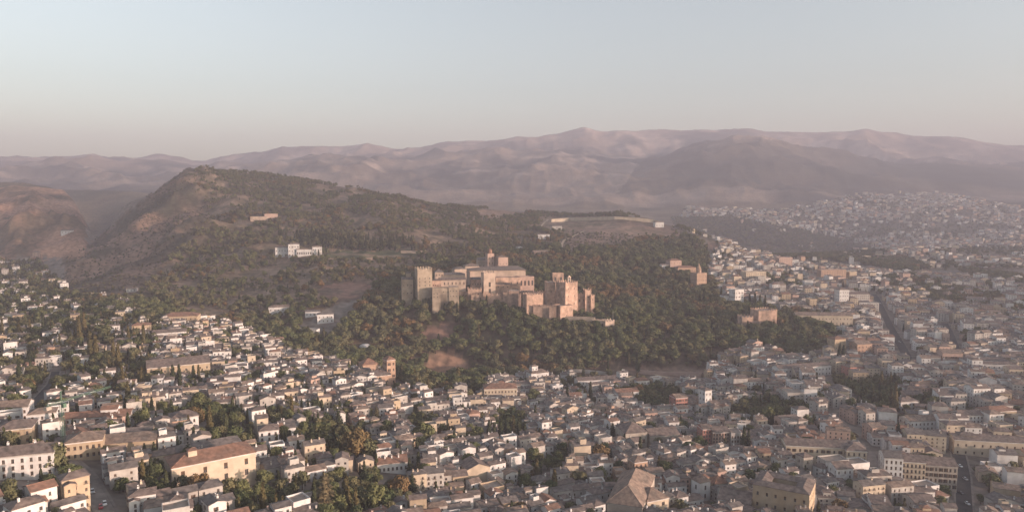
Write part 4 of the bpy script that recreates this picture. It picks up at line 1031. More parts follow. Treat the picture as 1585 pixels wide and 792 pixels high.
# hand-placed trees; houses keep clear of their trunks
EXPL = [(640,474,20,'olive'),(668,476,20,'green'),(660,478,22,'olive'),(682,480,20,'green'),(700,478,20,'olive'),(712,477,19,'green'),(726,474,12,'olive'),(744,480,20,'dark'),(753,480,24,'dark'),(765,482,16,'olive'),(780,487,20,'green'),(795,486,18,'olive'),(806,494,14,'green'),(888,494,18,'olive'),(900,492,18,'biggreen'),(912,490,18,'dark'),(918,490,22,'dark'),(924,492,20,'olive'),(934,490,18,'gold'),(908,494,14,'green'),(840,504,16,'olive'),(856,504,12,'green'),(870,508,14,'green'),(884,512,14,'olive'),(816,502,18,'olive'),(630,466,12,'green'),(850,428,20,'gold'),(862,440,22,'dark'),(832,432,22,'olive'),(842,432,24,'green'),
 (161,710,28,'palm'),(82,738,60,'bigolive'),(118,768,38,'biggreen'),(76,757,32,'biggreen'),(14,792,58,'bigolive'),(45,796,32,'dark'),(98,752,24,'green'),(60,700,26,'green'),(30,708,18,'green'),
 (325,677,52,'gold'),(300,662,40,'bigautumn'),(342,672,44,'fir'),(350,676,40,'dark'),(362,690,34,'biggreen'),(378,692,30,'olive'),(268,648,24,'green'),(255,650,26,'biggreen'),(233,756,22,'biggreen'),(262,746,22,'biggreen'),(378,742,26,'dark'),
 (30,525,30,'gold'),(4,524,34,'gold'),(68,517,34,'dark'),(47,520,28,'gold'),(93,541,26,'gold'),(110,536,24,'dark'),(124,535,48,'gold'),(131,522,40,'gold'),(141,562,52,'gold'),(149,562,46,'gold'),(160,530,36,'olive'),(184,574,46,'gold'),(190,602,38,'gold'),(199,531,28,'gold'),
 (223,541,40,'gold'),(220,602,36,'gold'),(232,600,28,'olive'),(268,598,36,'dark'),(278,598,36,'dark'),(300,597,33,'dark'),(308,596,33,'gold'),(199,634,46,'gold'),(207,640,36,'olive'),(245,533,17,'biggreen'),(356,524,19,'fir'),(340,512,14,'green'),
 (180,640,30,'olive'),(165,636,26,'bigolive'),(130,600,30,'gold'),(176,560,36,'gold'),(208,560,28,'olive'),(116,590,24,'olive'),(20,600,24,'bigolive'),(45,606,26,'bigautumn'),(64,592,20,'olive'),
 (452,657,44,'gold'),(467,637,22,'dark'),(477,634,18,'dark'),(475,608,20,'fir'),(502,624,20,'fir'),(524,664,34,'fir'),(534,641,20,'dark'),(578,618,26,'dark'),(583,656,30,'cedar'),(574,656,20,'dark'),(483,700,52,'fir'),(505,703,58,'fir'),(495,702,44,'dark'),(517,702,40,'dark'),
 (554,713,64,'bigautumn'),(572,716,44,'bigolive'),(538,712,36,'bigolive'),(429,698,28,'dark'),(440,700,20,'green'),(615,710,32,'dark'),(646,712,38,'dark'),(638,712,22,'dark'),(652,712,24,'fir'),(658,684,40,'biggreen'),(645,682,26,'green'),(690,696,24,'fir'),
 (757,681,34,'dark'),(765,681,30,'dark'),(775,682,40,'dark'),(785,682,43,'dark'),(795,681,40,'gold'),(803,681,36,'dark'),(812,684,34,'dark'),(503,797,74,'cedar'),(537,797,64,'gold'),(551,803,52,'gold'),(565,790,40,'olive'),(577,792,50,'biggreen'),(592,790,44,'biggreen'),(617,772,46,'bigautumn'),
 (638,762,34,'fir'),(632,782,30,'palm'),(636,732,20,'palm'),(408,803,60,'gold'),(420,803,40,'dark'),(428,803,42,'gold'),(438,803,38,'gold'),(487,797,54,'dark'),(522,800,40,'biggreen'),(606,800,30,'bigolive'),(655,792,26,'biggreen'),(370,800,34,'gold'),(396,790,36,'dark'),
 (835,683,22,'gold'),(948,682,32,'fir'),(940,680,26,'dark'),(931,716,36,'bigautumn'),(858,770,48,'gold'),(850,772,36,'biggreen'),(1060,686,20,'fir'),(1151,698,42,'dark'),(1158,696,34,'dark'),(1085,642,20,'olive'),(1153,640,26,'bigolive'),(806,804,34,'bigautumn'),(848,726,20,'biggreen'),(866,724,18,'biggreen'),
 (1385,642,52,'gold'),(1378,640,40,'gold'),(1350,626,32,'fir'),(1362,628,30,'dark'),(1340,622,26,'dark'),(1440,636,28,'biggreen'),(1448,634,24,'green'),(1299,563,32,'dark'),(1305,563,30,'dark'),(1364,602,30,'gold'),(1378,602,28,'gold'),(1236,524,24,'dark'),(1266,526,20,'dark'),(1246,524,24,'olive'),(1215,524,24,'olive'),
 (1090,478,33,'dark'),(1083,476,26,'dark'),(1116,465,22,'dark'),(1160,476,22,'dark'),(1168,477,24,'dark'),(1176,477,22,'dark'),(1184,476,20,'dark'),(1100,480,24,'dark'),(1190,655,30,'biggreen'),(1205,652,28,'green'),(1175,654,28,'olive'),(1225,650,28,'olive'),(1240,648,22,'green'),(735,775,22,'biggreen'),(718,776,24,'olive'),
 (725,700,18,'green'),(690,760,16,'green'),(885,690,16,'green'),(905,750,18,'green'),(1010,620,20,'olive'),(1025,628,18,'olive'),(1040,612,18,'olive'),(905,600,18,'green'),(990,612,22,'bigautumn'),(880,582,20,'autumn'),(895,606,18,'olive')]
rc = random.Random(314)
for k in range(38):
    EXPL.append((rc.uniform(10, 860) if k % 4 else rc.uniform(860, 1500), rc.uniform(575, 780), rc.uniform(24, 40), 'dark' if k % 5 else 'gold'))
EXPL_AT = [at(px, py) for (px, py, hp, k) in EXPL]
for (px, py, hp, k), p in zip(EXPL, EXPL_AT): FOOT.append((p.x, p.y, 1.6 + .10 * hp * p.y / F_PX * (1 if k in ('dark', 'gold') else 1.8)))
for (px, py, q) in ((606, 604, 8), (612, 600, 6), (600, 610, 7)):
    p = at(px, py); FOOT.append((p.x, p.y, q))
STR = np.array(STREETS); FT = np.array(FOOT)
def town_zone(px, py, y):
    return px > 1180 + (py < 560) * (-70) and y > 430
specs = []
VACANT = []
seeds = []
gy = 255.0
while gy < 1800:
    stepx = 74 + gy * .03
    gx = -.86 * gy - 60
    while gx < .86 * gy + 60:
        seeds.append((gx + rng.uniform(-26, 26), gy + rng.uniform(-24, 24)))
        gx += stepx
    gy += 62 + gy * .02
SEED = np.array(seeds)
SROT = []
for (sx, sy) in seeds:
    u = sx / sy
    base = np.interp(u, [-.7, -.3, 0, .25, .5, .7], [33, 31, 26, 16, 2, -8])
    SROT.append(R(base + rng.uniform(-16, 16)))
for k, (sx, sy) in enumerate(seeds):
    rnd = random.Random(1000 + k)
    zq = float(ground(sx, sy)); ppx, ppy = project(sx, sy, zq)
    if not (-150 < ppx < 1850 and 330 < ppy < 900): continue
    big = town_zone(ppx, ppy, sy)
    ca, sa = math.cos(SROT[k]), math.sin(SROT[k])
    ly, row = -58.0, 0
    while ly < 58:
        l = rnd.uniform(9.5, 14) if big else rnd.uniform(6.2, 9.5)
        lx = -62.0 + rnd.uniform(0, 6)
        while lx < 62:
            w = rnd.uniform(8.5, 17) if big else rnd.uniform(6, 12)
            cx, cy = lx + w / 2, ly + l / 2 + rnd.uniform(-1, 1)
            lx += w + (.25 if rnd.random() < .72 else rnd.uniform(1.5, 4.5))
            X, Y = sx + cx * ca - cy * sa, sy + cx * sa + cy * ca
            if Y < 250: continue
            d2 = (SEED[:, 0] - X) ** 2 + (SEED[:, 1] - Y) ** 2
            if np.argmin(d2) != k: continue
            z = float(ground(X, Y)); px, py = project(X, Y, z)
            mixed = bool(inpoly(px, py, MIXED)); city = bool(inpoly(px, py, CITY))
            if not (city or mixed): continue
            if mixed and rnd.random() < (.60 if py > 520 else (.80 if px < 45 or py > 478 else .93)): continue
            if rnd.random() < (.30 if px < 620 else .17): VACANT.append((X, Y)); continue
            if any(inell(px, py, e) for e in GREENS): continue
            if (any(inpoly(px, py, g) for g in GREEN_BANDS) and rnd.random() < .7) or any(inpoly(px, py, g) for g in MEADOWS.values()): continue
            if Y > 1250 and rnd.random() < .35: continue
            rr_ = min(w, l) / 2
            if np.any((STR[:, 0] - X) ** 2 + (STR[:, 1] - Y) ** 2 < (STR[:, 2] + rr_ - 2.5) ** 2): continue
            if np.any((FT[:, 0] - X) ** 2 + (FT[:, 1] - Y) ** 2 < (FT[:, 2] + rr_ - 2.0) ** 2): continue
            if big: st = pick(rnd, [(2, .3), (3, .42), (4, .22), (5, .06)])
            else: st = pick(rnd, [(1, .12), (2, .56), (3, .30), (4, .02)])
            wall = pick(rnd, [('white', .36), ('pale', .28), ('cream', .17), ('ochre', .07), ('pink', .08), ('grey', .04)]) if big else pick(rnd, [('white', .47), ('pale', .35), ('cream', .09), ('ochre', .04), ('pink', .04), ('brick', .01)])
            rk = pick(rnd, [('gablex', .5), ('gabley', .12), ('hip', .26), ('flat', .10), ('shedy', .05)])
            rm = 'terrace' if rk == 'flat' else pick(rnd, [('brown', .42), ('grey', .30), ('tan', .2), ('red', .08)])
            h = st * rnd.uniform(2.9, 3.5) + rnd.uniform(.2, .9)
            sp = dict(w=w, l=l + rnd.uniform(-.8, .4), h=h, roof=rk, wall=wall, roofm=rm, rows=st, seed=rnd.randrange(10 ** 6), blank=.3, st=st,
                      nf=max(1, int(w / rnd.uniform(2.8, 4.2))), ns=max(1, int(l / rnd.uniform(3.4, 5))), ww=rnd.uniform(.85, 1.15), wh=rnd.uniform(1.2, 1.7),
                      rz=SROT[k] + rnd.uniform(-.09, .09) + (math.pi if rnd.random() < .5 else 0), X=X, Y=Y, Z=z, px=px, py=py, pitch=rnd.uniform(.26, .40))
            ch = []
            if rk != 'flat' and rnd.random() < .62: ch.append((rnd.uniform(-w / 3, w / 3), rnd.uniform(-l / 4, l / 4)))
            if rk != 'flat' and rnd.random() < .25: ch.append((rnd.uniform(-w / 3, w / 3), rnd.uniform(-l / 4, l / 4)))
            sp['chimneys'] = tuple(ch)
            subs = []
            if rnd.random() < .22 and w > 8 and l > 7: subs.append((rnd.uniform(-w / 5, w / 5), rnd.uniform(-1, 1), rnd.uniform(3.5, 5), rnd.uniform(3.5, 4.8), h + rnd.uniform(2.4, 3.2), rnd.choice(['hip', 'flat', 'gablex']), 2, 1, h - 1.0))
            if rnd.random() < .3 and l > 7: 
                ww2 = rnd.uniform(3.6, min(6, w * .6)); subs.append((rnd.choice((-1, 1)) * (w - ww2) / 2 * .92, rnd.choice((-1, 1)) * (l / 2 + .6), ww2, rnd.uniform(3.5, 5), h * rnd.uniform(.6, .93), rnd.choice(['gabley', 'hip', 'flat', 'gabley']), 1, 1, 0.0))
            sp['subs'] = subs
            specs.append(sp)
        ly += l + (rnd.uniform(2.2, 3.6) if row % 2 else .3); row += 1
def shown(sp):
    if not (-10 < sp['px'] < 1595 and 300 < sp['py'] < 812): return 0
    return sp['w'] * (sp['h'] + 4) / sp['Y'] ** 2
specs.sort(key=lambda s: -shown(s))
N_THING = 272
near_specs, mid_specs = specs[:N_THING], specs[N_THING:]
print('houses', len(specs), 'last thing Y', near_specs[-1]['Y'], 'py', near_specs[-1]['py'])

# labels: look first, then the way from one landmark towards another
ORD = ['first', 'second', 'third', 'fourth', 'fifth', 'sixth', 'seventh', 'eighth', 'ninth', 'tenth', 'eleventh', 'twelfth', 'thirteenth', 'fourteenth', 'fifteenth', 'sixteenth', 'seventeenth', 'eighteenth', 'nineteenth', 'twentieth'] + [f'twenty-{q}' for q in ('first', 'second', 'third', 'fourth', 'fifth', 'sixth', 'seventh', 'eighth', 'ninth')]
def way(px, py, avoid=()):
    L_ = [(math.hypot(px - q[1], py - q[2]), q) for q in LAND]
    L_.sort(key=lambda t: t[0])
    d, A_ = L_[0]
    best = None
    for _, B in L_[1:]:
        bx, by = B[1] - A_[1], B[2] - A_[2]; hx, hy = px - A_[1], py - A_[2]
        nb, nh = math.hypot(bx, by), math.hypot(hx, hy) + 1e-6
        c = (bx * hx + by * hy) / (nb * nh)
        if nb < nh * .8: continue
        sc = (1 - c) * 3 + nb / 900
        if best is None or sc < best[0]: best = (sc, B)
    return A_[0], best[1][0], d
def number(items):
    """items: (desc, px, py) -> unique labels."""
    by = {}
    for i, (desc, px, py) in enumerate(items):
        a, b, d = way(px, py)
        by.setdefault((desc, a, b), []).append((d, i))
    out = [None] * len(items)
    for (desc, a, b), lst in by.items():
        for n, (d, i) in enumerate(sorted(lst)):
            out[i] = f'{desc}, {ORD[min(n, 28)]} from {a} towards {b}'
    return out
WORD = {'white': 'white', 'pale': 'off-white', 'cream': 'cream', 'ochre': 'ochre', 'pink': 'pink', 'grey': 'grey', 'brick': 'brick', 'red': 'red'}
RWORD = {'brown': 'brown', 'grey': 'grey', 'tan': 'tan', 'red': 'reddish', 'terrace': 'terrace'}
STW = ['', 'one-storey', 'two-storey', 'three-storey', 'four-storey', 'five-storey']
def house_desc(s):
    if s['roof'] == 'flat': return f"{WORD[s['wall']]} {STW[s['st']]} house with flat roof terrace"
    k = {'gablex': 'gabled', 'gabley': 'gabled', 'hip': 'hipped', 'shedy': 'lean-to'}[s['roof']]
    return f"{WORD[s['wall']]} {STW[s['st']]} house with {k} {RWORD[s['roofm']]} roof"
labs = number([(house_desc(s), s['px'], s['py'] - 12) for s in near_specs])
for i, (s, lab) in enumerate(zip(near_specs, labs)):
    house_thing('house', lab, 'house', (s['X'], s['Y'], s['Z']), s['rz'], s, 'houses packed along the lanes', single=i < 90)

for (r_, d_, px_, py_), lab in zip(CARS, number([(q[1], q[2], q[3]) for q in CARS])): r_['label'] = lab
# the rest of the town as one mass
class Mass:
    def __init__(s): s.v, s.f, s.m, s.n = [], [], [], 0
    def put(s, mb, c, sn, X, Y, Z, mat=None, mmap=None):
        if not mb.v: return
        v = np.array(mb.v)
        w = np.empty_like(v); w[:, 0] = v[:, 0] * c - v[:, 1] * sn + X; w[:, 1] = v[:, 0] * sn + v[:, 1] * c + Y; w[:, 2] = v[:, 2] + Z
        s.v.append(w); k = s.n
        s.f.extend(tuple(k + i for i in f) for f in mb.f)
        s.m.extend([mat] * len(mb.f) if mmap is None else [mmap[i] for i in mb.m]); s.n += len(v)
    def build(s, name, mats):
        me = bpy.data.meshes.new(name)
        me.from_pydata(np.concatenate(s.v).tolist(), [], s.f)
        for m in mats: me.materials.append(m)
        me.polygons.foreach_set('material_index', s.m)
        return tag(link(name, me), kind='stuff')
MATS = [WALL[k] for k in WKEYS] + [ROOF[k] for k in RKEYS] + [GLASS]
WI = {k: i for i, k in enumerate(WKEYS)}; RI = {k: len(WKEYS) + i for i, k in enumerate(RKEYS)}; GI = len(MATS) - 1
def plain_house(s, windows=True):
    w, l, h = s['w'], s['l'], s['h']
    W, G, Rf = MB(), MB(), MB()
    x0, x1, y0, y1 = -w / 2, w / 2, -l / 2, l / 2
    for a, b_ in (((x0, y0), (x1, y0)), ((x1, y0), (x1, y1)), ((x1, y1), (x0, y1)), ((x0, y1), (x0, y0))):
        W.poly([(a[0], a[1], -5), (b_[0], b_[1], -5), (b_[0], b_[1], h), (a[0], a[1], h)])
    if windows:
        rnd = random.Random(s['seed'])
        for (p0, ux, wd, n) in (((x0, y0), (1, 0), w, s['nf']), ((x1, y0), (0, 1), l, s['ns']), ((x1, y1), (-1, 0), w, s['nf']), ((x0, y1), (0, -1), l, s['ns'])):
            if rnd.random() < .12: continue
            cols, rows = grid_wins(wd, h, n, s['st'], s['ww'], s['wh'], jit=.12, rnd=rnd)
            nx, ny = ux[1] * .05, -ux[0] * .05
            for (a, b_) in cols:
                for (c, d) in rows:
                    G.poly([(p0[0] + ux[0] * a + nx, p0[1] + ux[1] * a + ny, c), (p0[0] + ux[0] * b_ + nx, p0[1] + ux[1] * b_ + ny, c),
                            (p0[0] + ux[0] * b_ + nx, p0[1] + ux[1] * b_ + ny, d), (p0[0] + ux[0] * a + nx, p0[1] + ux[1] * a + ny, d)])
    top = roof(Rf, W, x0, x1, y0, y1, h, s['roof'], s['pitch'], .4, ridge=False)
    for (cx, cy) in s.get('chimneys', ()): W.box(cx - .4, cx + .4, cy - .4, cy + .4, h, top + .9, 0, False)
    for (bx, by, bw, bl, bh, bk, _, _, z0) in s.get('subs', ()):
        W.box(bx - bw / 2, bx + bw / 2, by - bl / 2, by + bl / 2, h - .5 if z0 else -5, bh, 0, False)
        q = MB(); roof(q, q, -bw / 2, bw / 2, -bl / 2, bl / 2, bh, 'hip', .36, .3, ridge=False); Rf.add(q, Matrix.Translation((bx, by, 0)))
    return W, G, Rf
mass = Mass()
for s in mid_specs:
    W, G, Rf = plain_house(s, s['Y'] < 1500)
    c, sn = math.cos(s['rz']), math.sin(s['rz'])
    mass.put(W, c, sn, s['X'], s['Y'], s['Z'], WI[s['wall']]); mass.put(G, c, sn, s['X'], s['Y'], s['Z'], GI)
    mass.put(Rf, c, sn, s['X'], s['Y'], s['Z'], RI[s['roofm']])
mass.build('town_houses', MATS)

# far suburbs on the plain
far = Mass(); nfar = 0
r5 = random.Random(55)
while nfar < 4600:
    Y = math.exp(r5.uniform(math.log(1750), math.log(4900))); u = r5.uniform(.18, .86); X = u * Y
    z = float(ground(X, Y)); px, py = project(X, Y, z)
    if not (inpoly(px, py, TOWN) or (inpoly(px, py, DARK_SLOPE) and r5.random() < .06)) or (any(inpoly(px, py, g) for g in GREEN_BANDS) and r5.random() < .7): continue
    dens = (float(fbm(np.array(X / 260.), np.array(Y / 260.), 91)) - .33) * 2.4
    if px > 1300 and 300 < py < 345: dens += .3
    if 1060 < px < 1240 and py < 337: dens += .3
    if r5.random() > dens: continue
    sc = 1 + max(0, Y - 2500) / 5000
    w, l, h = r5.uniform(8, 20) * sc, r5.uniform(7, 12) * sc, r5.choice([6, 6, 9, 9, 12, 15]) * r5.uniform(.9, 1.2)
    s = dict(w=w, l=l, h=h, st=3, roof=r5.choice(['gablex', 'hip', 'flat', 'gablex']), pitch=.35, seed=nfar, nf=4, ns=2, ww=1.2, wh=1.6, wall=pick(r5, [('white', .24), ('pale', .36), ('cream', .2), ('pink', .12), ('brick', .08)]),
             roofm=pick(r5, [('brown', .4), ('tan', .3), ('grey', .2), ('red', .1)]))
    if s['roof'] == 'flat': s['roofm'] = 'terrace'
    W, G, Rf = plain_house(s, False)
    a = r5.uniform(-.5, .5); c, sn = math.cos(a), math.sin(a)
    far.put(W, c, sn, X, Y, z, WI[s['wall']]); far.put(Rf, c, sn, X, Y, z, RI[s['roofm']])
    nfar += 1
far.build('distant_suburbs', MATS)

# ------------------------------------------------------------------ trees
def rand_dir(r):
    z = r.uniform(-1, 1); a = r.uniform(0, 6.2832); q = math.sqrt(1 - z * z)
    return Vector((q * math.cos(a), q * math.sin(a), z))
def leaf(m, p, n, s, r, asp=1.0):
    n = n.normalized(); t = n.cross(rand_dir(r)).normalized(); b_ = n.cross(t) * asp
    k = len(m.v)
    for (a, c) in ((-1, -.35), (.15, -.9), (1, .25), (-.2, .95)):
        m.v.append(tuple(p + t * (a * s) + b_ * (c * s)))
    m.f.append((k, k + 1, k + 2, k + 3)); m.m.append(0)
def blob(m, c, rx, rz, r, n=7):
    prof = [(.02, -1), (.7, -.7), (1, 0), (.72, .68), (.02, 1)]
    k = len(m.v)
    for (q, z) in prof:
        for i in range(n):
            a = 6.2832 * i / n; jj = r.uniform(.8, 1.1)
            m.v.append((c[0] + q * rx * jj * math.cos(a), c[1] + q * rx * jj * math.sin(a), c[2] + z * rz * jj))
    for q in range(4):
        for i in range(n):
            j = (i + 1) % n
            m.f.append((k + q * n + i, k + q * n + j, k + (q + 1) * n + j, k + (q + 1) * n + i)); m.m.append(0)
def broad(seed, lobes=10, per=85, ls=.40, spread=1.0):
    r = random.Random(seed); m = MB(); t = MB()
    for i in range(lobes):
        a = 2.4 * i + r.uniform(-.4, .4); q = r.uniform(.5, 2.6) * spread if i else .2
        c = Vector((q * math.cos(a), q * math.sin(a), r.uniform(3.6, 7.6) - .35 * q)); rr_ = r.uniform(1.5, 2.3)
        blob(m, c, rr_ * .72, rr_ * .66, r)
        for _ in range(per):
            d = rand_dir(r)
            if d.z < -.55: d.z *= -1
            leaf(m, c + Vector((d.x, d.y, d.z * .9)) * rr_ * r.uniform(.72, 1.12), d + rand_dir(r) * .75, ls * r.uniform(.6, 1.25), r)
        t.beam((0, 0, r.uniform(2.0, 3.2)), tuple(c), .12, 0, 4)
    t.lathe([(.36, -.6), (.28, .6), (.2, 2.4), (.14, 4.2)], 6)
    return m, t
def cypress(seed, n=300, ls=.34):
    r = random.Random(seed); m = MB(); t = MB()
    R0 = r.uniform(.85, 1.1)
    prof = lambda z: R0 * min(1, (z / 1.6) ** .6) * (max(0, 1 - ((z - 1.6) / 8.5) ** 1.6) ** .8 if z > 1.6 else 1)
    m.lathe([(.1, .5)] + [(prof(z) * .78, z) for z in (1.2, 2.5, 4, 5.5, 7, 8.3, 9.3)] + [(.02, 9.9)], 8)
    for _ in range(n):
        z = .5 + 9.4 * r.random() ** 1.15; a = r.uniform(0, 6.2832)
        q = prof(z) * r.uniform(.75, 1.15) * (1 + .15 * math.sin(3 * a + z * 1.7))
        d = Vector((math.cos(a), math.sin(a), .35))
        leaf(m, Vector((q * d.x, q * d.y, z)), d + rand_dir(r) * .5, ls * r.uniform(.6, 1.3), r, 1.5)
    t.lathe([(.2, -.6), (.16, .8), (.1, 3)], 6)
    return m, t
def conifer(seed, tiers=11, ls=.5, w=2.9, rag=.25):
    r = random.Random(seed); m = MB(); t = MB()
    m.lathe([(.1, 1.2), (w * .42, 1.9), (w * .3, 5), (w * .14, 8), (.02, 9.8)], 7)
    for k in range(tiers):
        z0 = 1.4 + 8.2 * k / tiers; L_ = w * (1 - (k / tiers) ** 1.15) + .35
        nb = max(5, int(12 - k * .6))
        for b_ in range(nb):
            a = 6.2832 * b_ / nb + k * .7 + r.uniform(-.25, .25); ll = L_ * r.uniform(1 - rag, 1 + rag * .5)
            for s_ in range(4):
                q = ll * (.35 + .65 * s_ / 3)
                p = Vector((q * math.cos(a), q * math.sin(a), z0 - .18 * q + r.uniform(-.15, .15)))
                leaf(m, p, Vector((.35 * math.cos(a), .35 * math.sin(a), 1)) + rand_dir(r) * .5, ls * r.uniform(.7, 1.2) * (1 - .4 * k / tiers), r, 1.1)
    t.lathe([(.34, -.6), (.26, 1), (.15, 5), (.05, 9)], 6)
    return m, t
def pine(seed):
    r = random.Random(seed); m = MB(); t = MB()
    for i in range(7):
        a = 2.4 * i + r.uniform(-.4, .4); q = r.uniform(.3, 1.7)
        c = Vector((q * math.cos(a), q * math.sin(a), r.uniform(5, 8.8) - q * .5)); rr_ = r.uniform(1.1, 1.7)
        blob(m, c, rr_ * .75, rr_ * .55, r, 6)
        for _ in range(55):
            d = rand_dir(r); d.z = abs(d.z) * .9 - .2
            leaf(m, c + Vector((d.x, d.y, d.z * .8)) * rr_ * r.uniform(.7, 1.1), d + rand_dir(r) * .7, r.uniform(.25, .45), r)
    t.lathe([(.25, -.6), (.2, 2), (.12, 7)], 6)
    return m, t
def bush(seed):
    r = random.Random(seed); m = MB(); t = MB()
    for i in range(4):
        a = 1.6 * i; c = Vector((1.3 * math.cos(a), 1.3 * math.sin(a), 1.6)); rr_ = r.uniform(1.3, 2.1)
        blob(m, c, rr_ * .8, rr_ * .7, r, 6)
        for _ in range(26):
            d = rand_dir(r); d.z = abs(d.z)
            leaf(m, c + d * rr_ * r.uniform(.75, 1.1), d + rand_dir(r) * .7, r.uniform(.4, .75), r)
    t.lathe([(.2, -.5), (.15, 1.2)], 5)
    return m, t
def palm(seed):
    r = random.Random(seed); m = MB(); t = MB()
    t.lathe([(.34, -.6), (.26, 1), (.24, 6.6), (.4, 7.4), (.1, 7.8)], 8)
    for i in range(26):
        a = 2.4 * i; up = r.uniform(-.2, 1.1); L_ = r.uniform(2.6, 3.4)
        P = []
        for s_ in range(6):
            f = s_ / 5
            P.append(Vector((L_ * f * math.cos(a) * (1 - .1 * up), L_ * f * math.sin(a) * (1 - .1 * up), 7.4 + up * 2 * f - 2.4 * f * f)))
        sd = Vector((-math.sin(a), math.cos(a), 0))
        for s_ in range(5):
            w0, w1 = .42 * math.sin(math.pi * (s_ + .4) / 5.6), .42 * math.sin(math.pi * (s_ + 1.4) / 5.6)
            dn = Vector((0, 0, -.18))
            for sg in (-1, 1):
                q = [P[s_], P[s_ + 1], P[s_ + 1] + sd * sg * w1 + dn, P[s_] + sd * sg * w0 + dn]
                m.poly([tuple(v) for v in q])
    return m, t
KINDS = {   # kind: (builders, leaf material)
 'green': ([broad(1), broad(2), broad(3, 12)], 'green'), 'olive': ([broad(4), broad(5, 10), broad(6)], 'olive'), 'autumn': ([broad(7), broad(8), broad(9, 10)], 'autumn'),
 'dark': ([cypress(11), cypress(12)], 'dark'), 'gold': ([cypress(13), cypress(14)], 'gold'), 'cedar': ([conifer(15), conifer(16, 10, .55, 2.6)], 'cedar'),
 'fir': ([conifer(17, 10, .5, 2.4)], 'dark'), 'pine': ([pine(18), pine(19), pine(20)], 'pine'), 'scrub': ([bush(21), bush(22)], 'scrub'), 'palm': ([palm(23)], 'olive'),
 'bigautumn': ([broad(24, 16, 120, .42, 1.05)], 'autumn'), 'biggreen': ([broad(25, 14, 100, .42, 1.1), broad(26, 14, 100, .42, 1.0)], 'green'), 'bigolive': ([broad(27, 14, 100, .42, 1.1)], 'olive'),
}
CROWN, TRUNK, JOINT = {}, {}, {}
for k, (bs, lm) in KINDS.items():
    CROWN[k] = [b_[0].mesh('crown', [LEAF[lm]]) for b_ in bs]
    TRUNK[k] = [b_[1].mesh('trunk', [BARK]) for b_ in bs]

trees = []      # (x, y, z, height m, width factor, kind, explicit)
for (px, py, hp, k) in EXPL:
    p = EXPL_AT[len(trees)]; h = hp * p.y / F_PX
    wf = {'dark': 1.0, 'gold': 1.0, 'fir': 1.2}.get(k, 1.0)
    trees.append((p.x, p.y, p.z, h, wf * random.uniform(.9, 1.15), k, True))
rq = random.Random(77)
for px in range(622, 962, 6):
    py = float(np.interp(px, [622, 660, 720, 800, 850, 900, 960], [470, 480, 480, 492, 509, 513, 511])) + rq.uniform(-3, 4)
    p = at(px, py)
    trees.append((p.x, p.y, p.z, rq.uniform(13, 22) * p.y / F_PX, rq.uniform(.9, 1.3), rq.choice(['green', 'olive', 'green', 'olive', 'dark', 'biggreen']), False))
HX = np.array([(s['X'], s['Y'], min(s['w'], s['l']) / 2) for s in specs] + [tuple(f) for f in FOOT] + [tuple(s) for s in STREETS])
cell = {}
for (x, y, q) in HX:
    cell.setdefault((int(x // 25), int(y // 25)), []).append((x, y, q))
def free(x, y, gap):
    i, j = int(x // 25), int(y // 25)
    for a in (-1, 0, 1):
        for b_ in (-1, 0, 1):
            for (hx, hy, q) in cell.get((i + a, j + b_), ()):
                if (hx - x) ** 2 + (hy - y) ** 2 < (q + gap) ** 2: return False
    return True
def rain(n, ymin, ymax, umin=-.74, umax=.74):
    Y = np.sqrt(rng.uniform(ymin ** 2, ymax ** 2, n)); X = rng.uniform(umin, umax, n) * Y
    Z = ground(X, Y); px, py = project(X, Y, Z)
    return X, Y, Z, px, py
def area(ymin, ymax, u=1.48): return u * (ymax ** 2 - ymin ** 2) / 2
def plant(name, polys, dens, ymin, ymax, mix, hr, gap=0.0, thin=0.0, ell=False, wf=(.85, 1.25), u=(-.74, .74)):
    n = int(area(ymin, ymax, u[1] - u[0]) * dens)
    X, Y, Z, px, py = rain(n, ymin, ymax, *u)
    ok = np.zeros(n, bool); wx, wy = warp(X, Y, px, py)
    for p in polys: ok |= inell(px, py, p) if ell else inpoly(px, py, p)
    for q, g in MEADOWS.items():
        if q != 'terrace_hill' or name != 'terrace_hill': ok &= ~inpoly(wx, wy, g)
    ok &= ~inpoly(px, py, [(845, 336), (1035, 338), (1042, 364), (845, 358)])
    if thin: ok &= fbm(X / 55, Y / 55, 61) > thin
    cl = fbm(X / 70, Y / 70, 62, 3)
    for i in np.nonzero(ok)[0]:
        if gap >= 0 and not free(X[i], Y[i], gap): continue
        r_ = random
        k = pick(r_, mix)
        if k in ('green', 'olive', 'autumn'):                      # patches of like trees
            t = cl[i] + r_.uniform(-.12, .12)
            k = 'green' if t < .46 else ('olive' if t < .58 else ('autumn' if t > .71 and any(m_[0] == 'autumn' for m_ in mix) else 'olive'))
        trees.append((float(X[i]), float(Y[i]), float(Z[i]), r_.uniform(*hr), r_.uniform(*wf), k, False))
BR = [('green', .4), ('olive', .4), ('autumn', .2)]
plant('fort_slope', [F_FORT], 1 / 55, 640, 1250, BR + [('gold', .09), ('dark', .09), ('pine', .08)], (7, 18), 1.5, wf=(1.0, 1.45))
plant('fort_back', [F_BACK], 1 / 80, 960, 2000, BR + [('dark', .14), ('pine', .14), ('gold', .04)], (8, 19), 1.5, wf=(1.0, 1.45))
plant('hill', [F_HILL], 1 / 95, 960, 2500, [('pine', .45), ('olive', .3), ('green', .15), ('dark', .06), ('autumn', .04)], (7, 13), 1.0, .42, wf=(.9, 1.4))
plant('left_scrub', [F_LEFT], 1 / 70, 1050, 2400, [('scrub', .75), ('olive', .15), ('pine', .1)], (3, 6), -1, .36)
plant('belt', [F_BELT], 1 / 50, 740, 1400, BR + [('gold', .05)], (8, 14), 1.5)
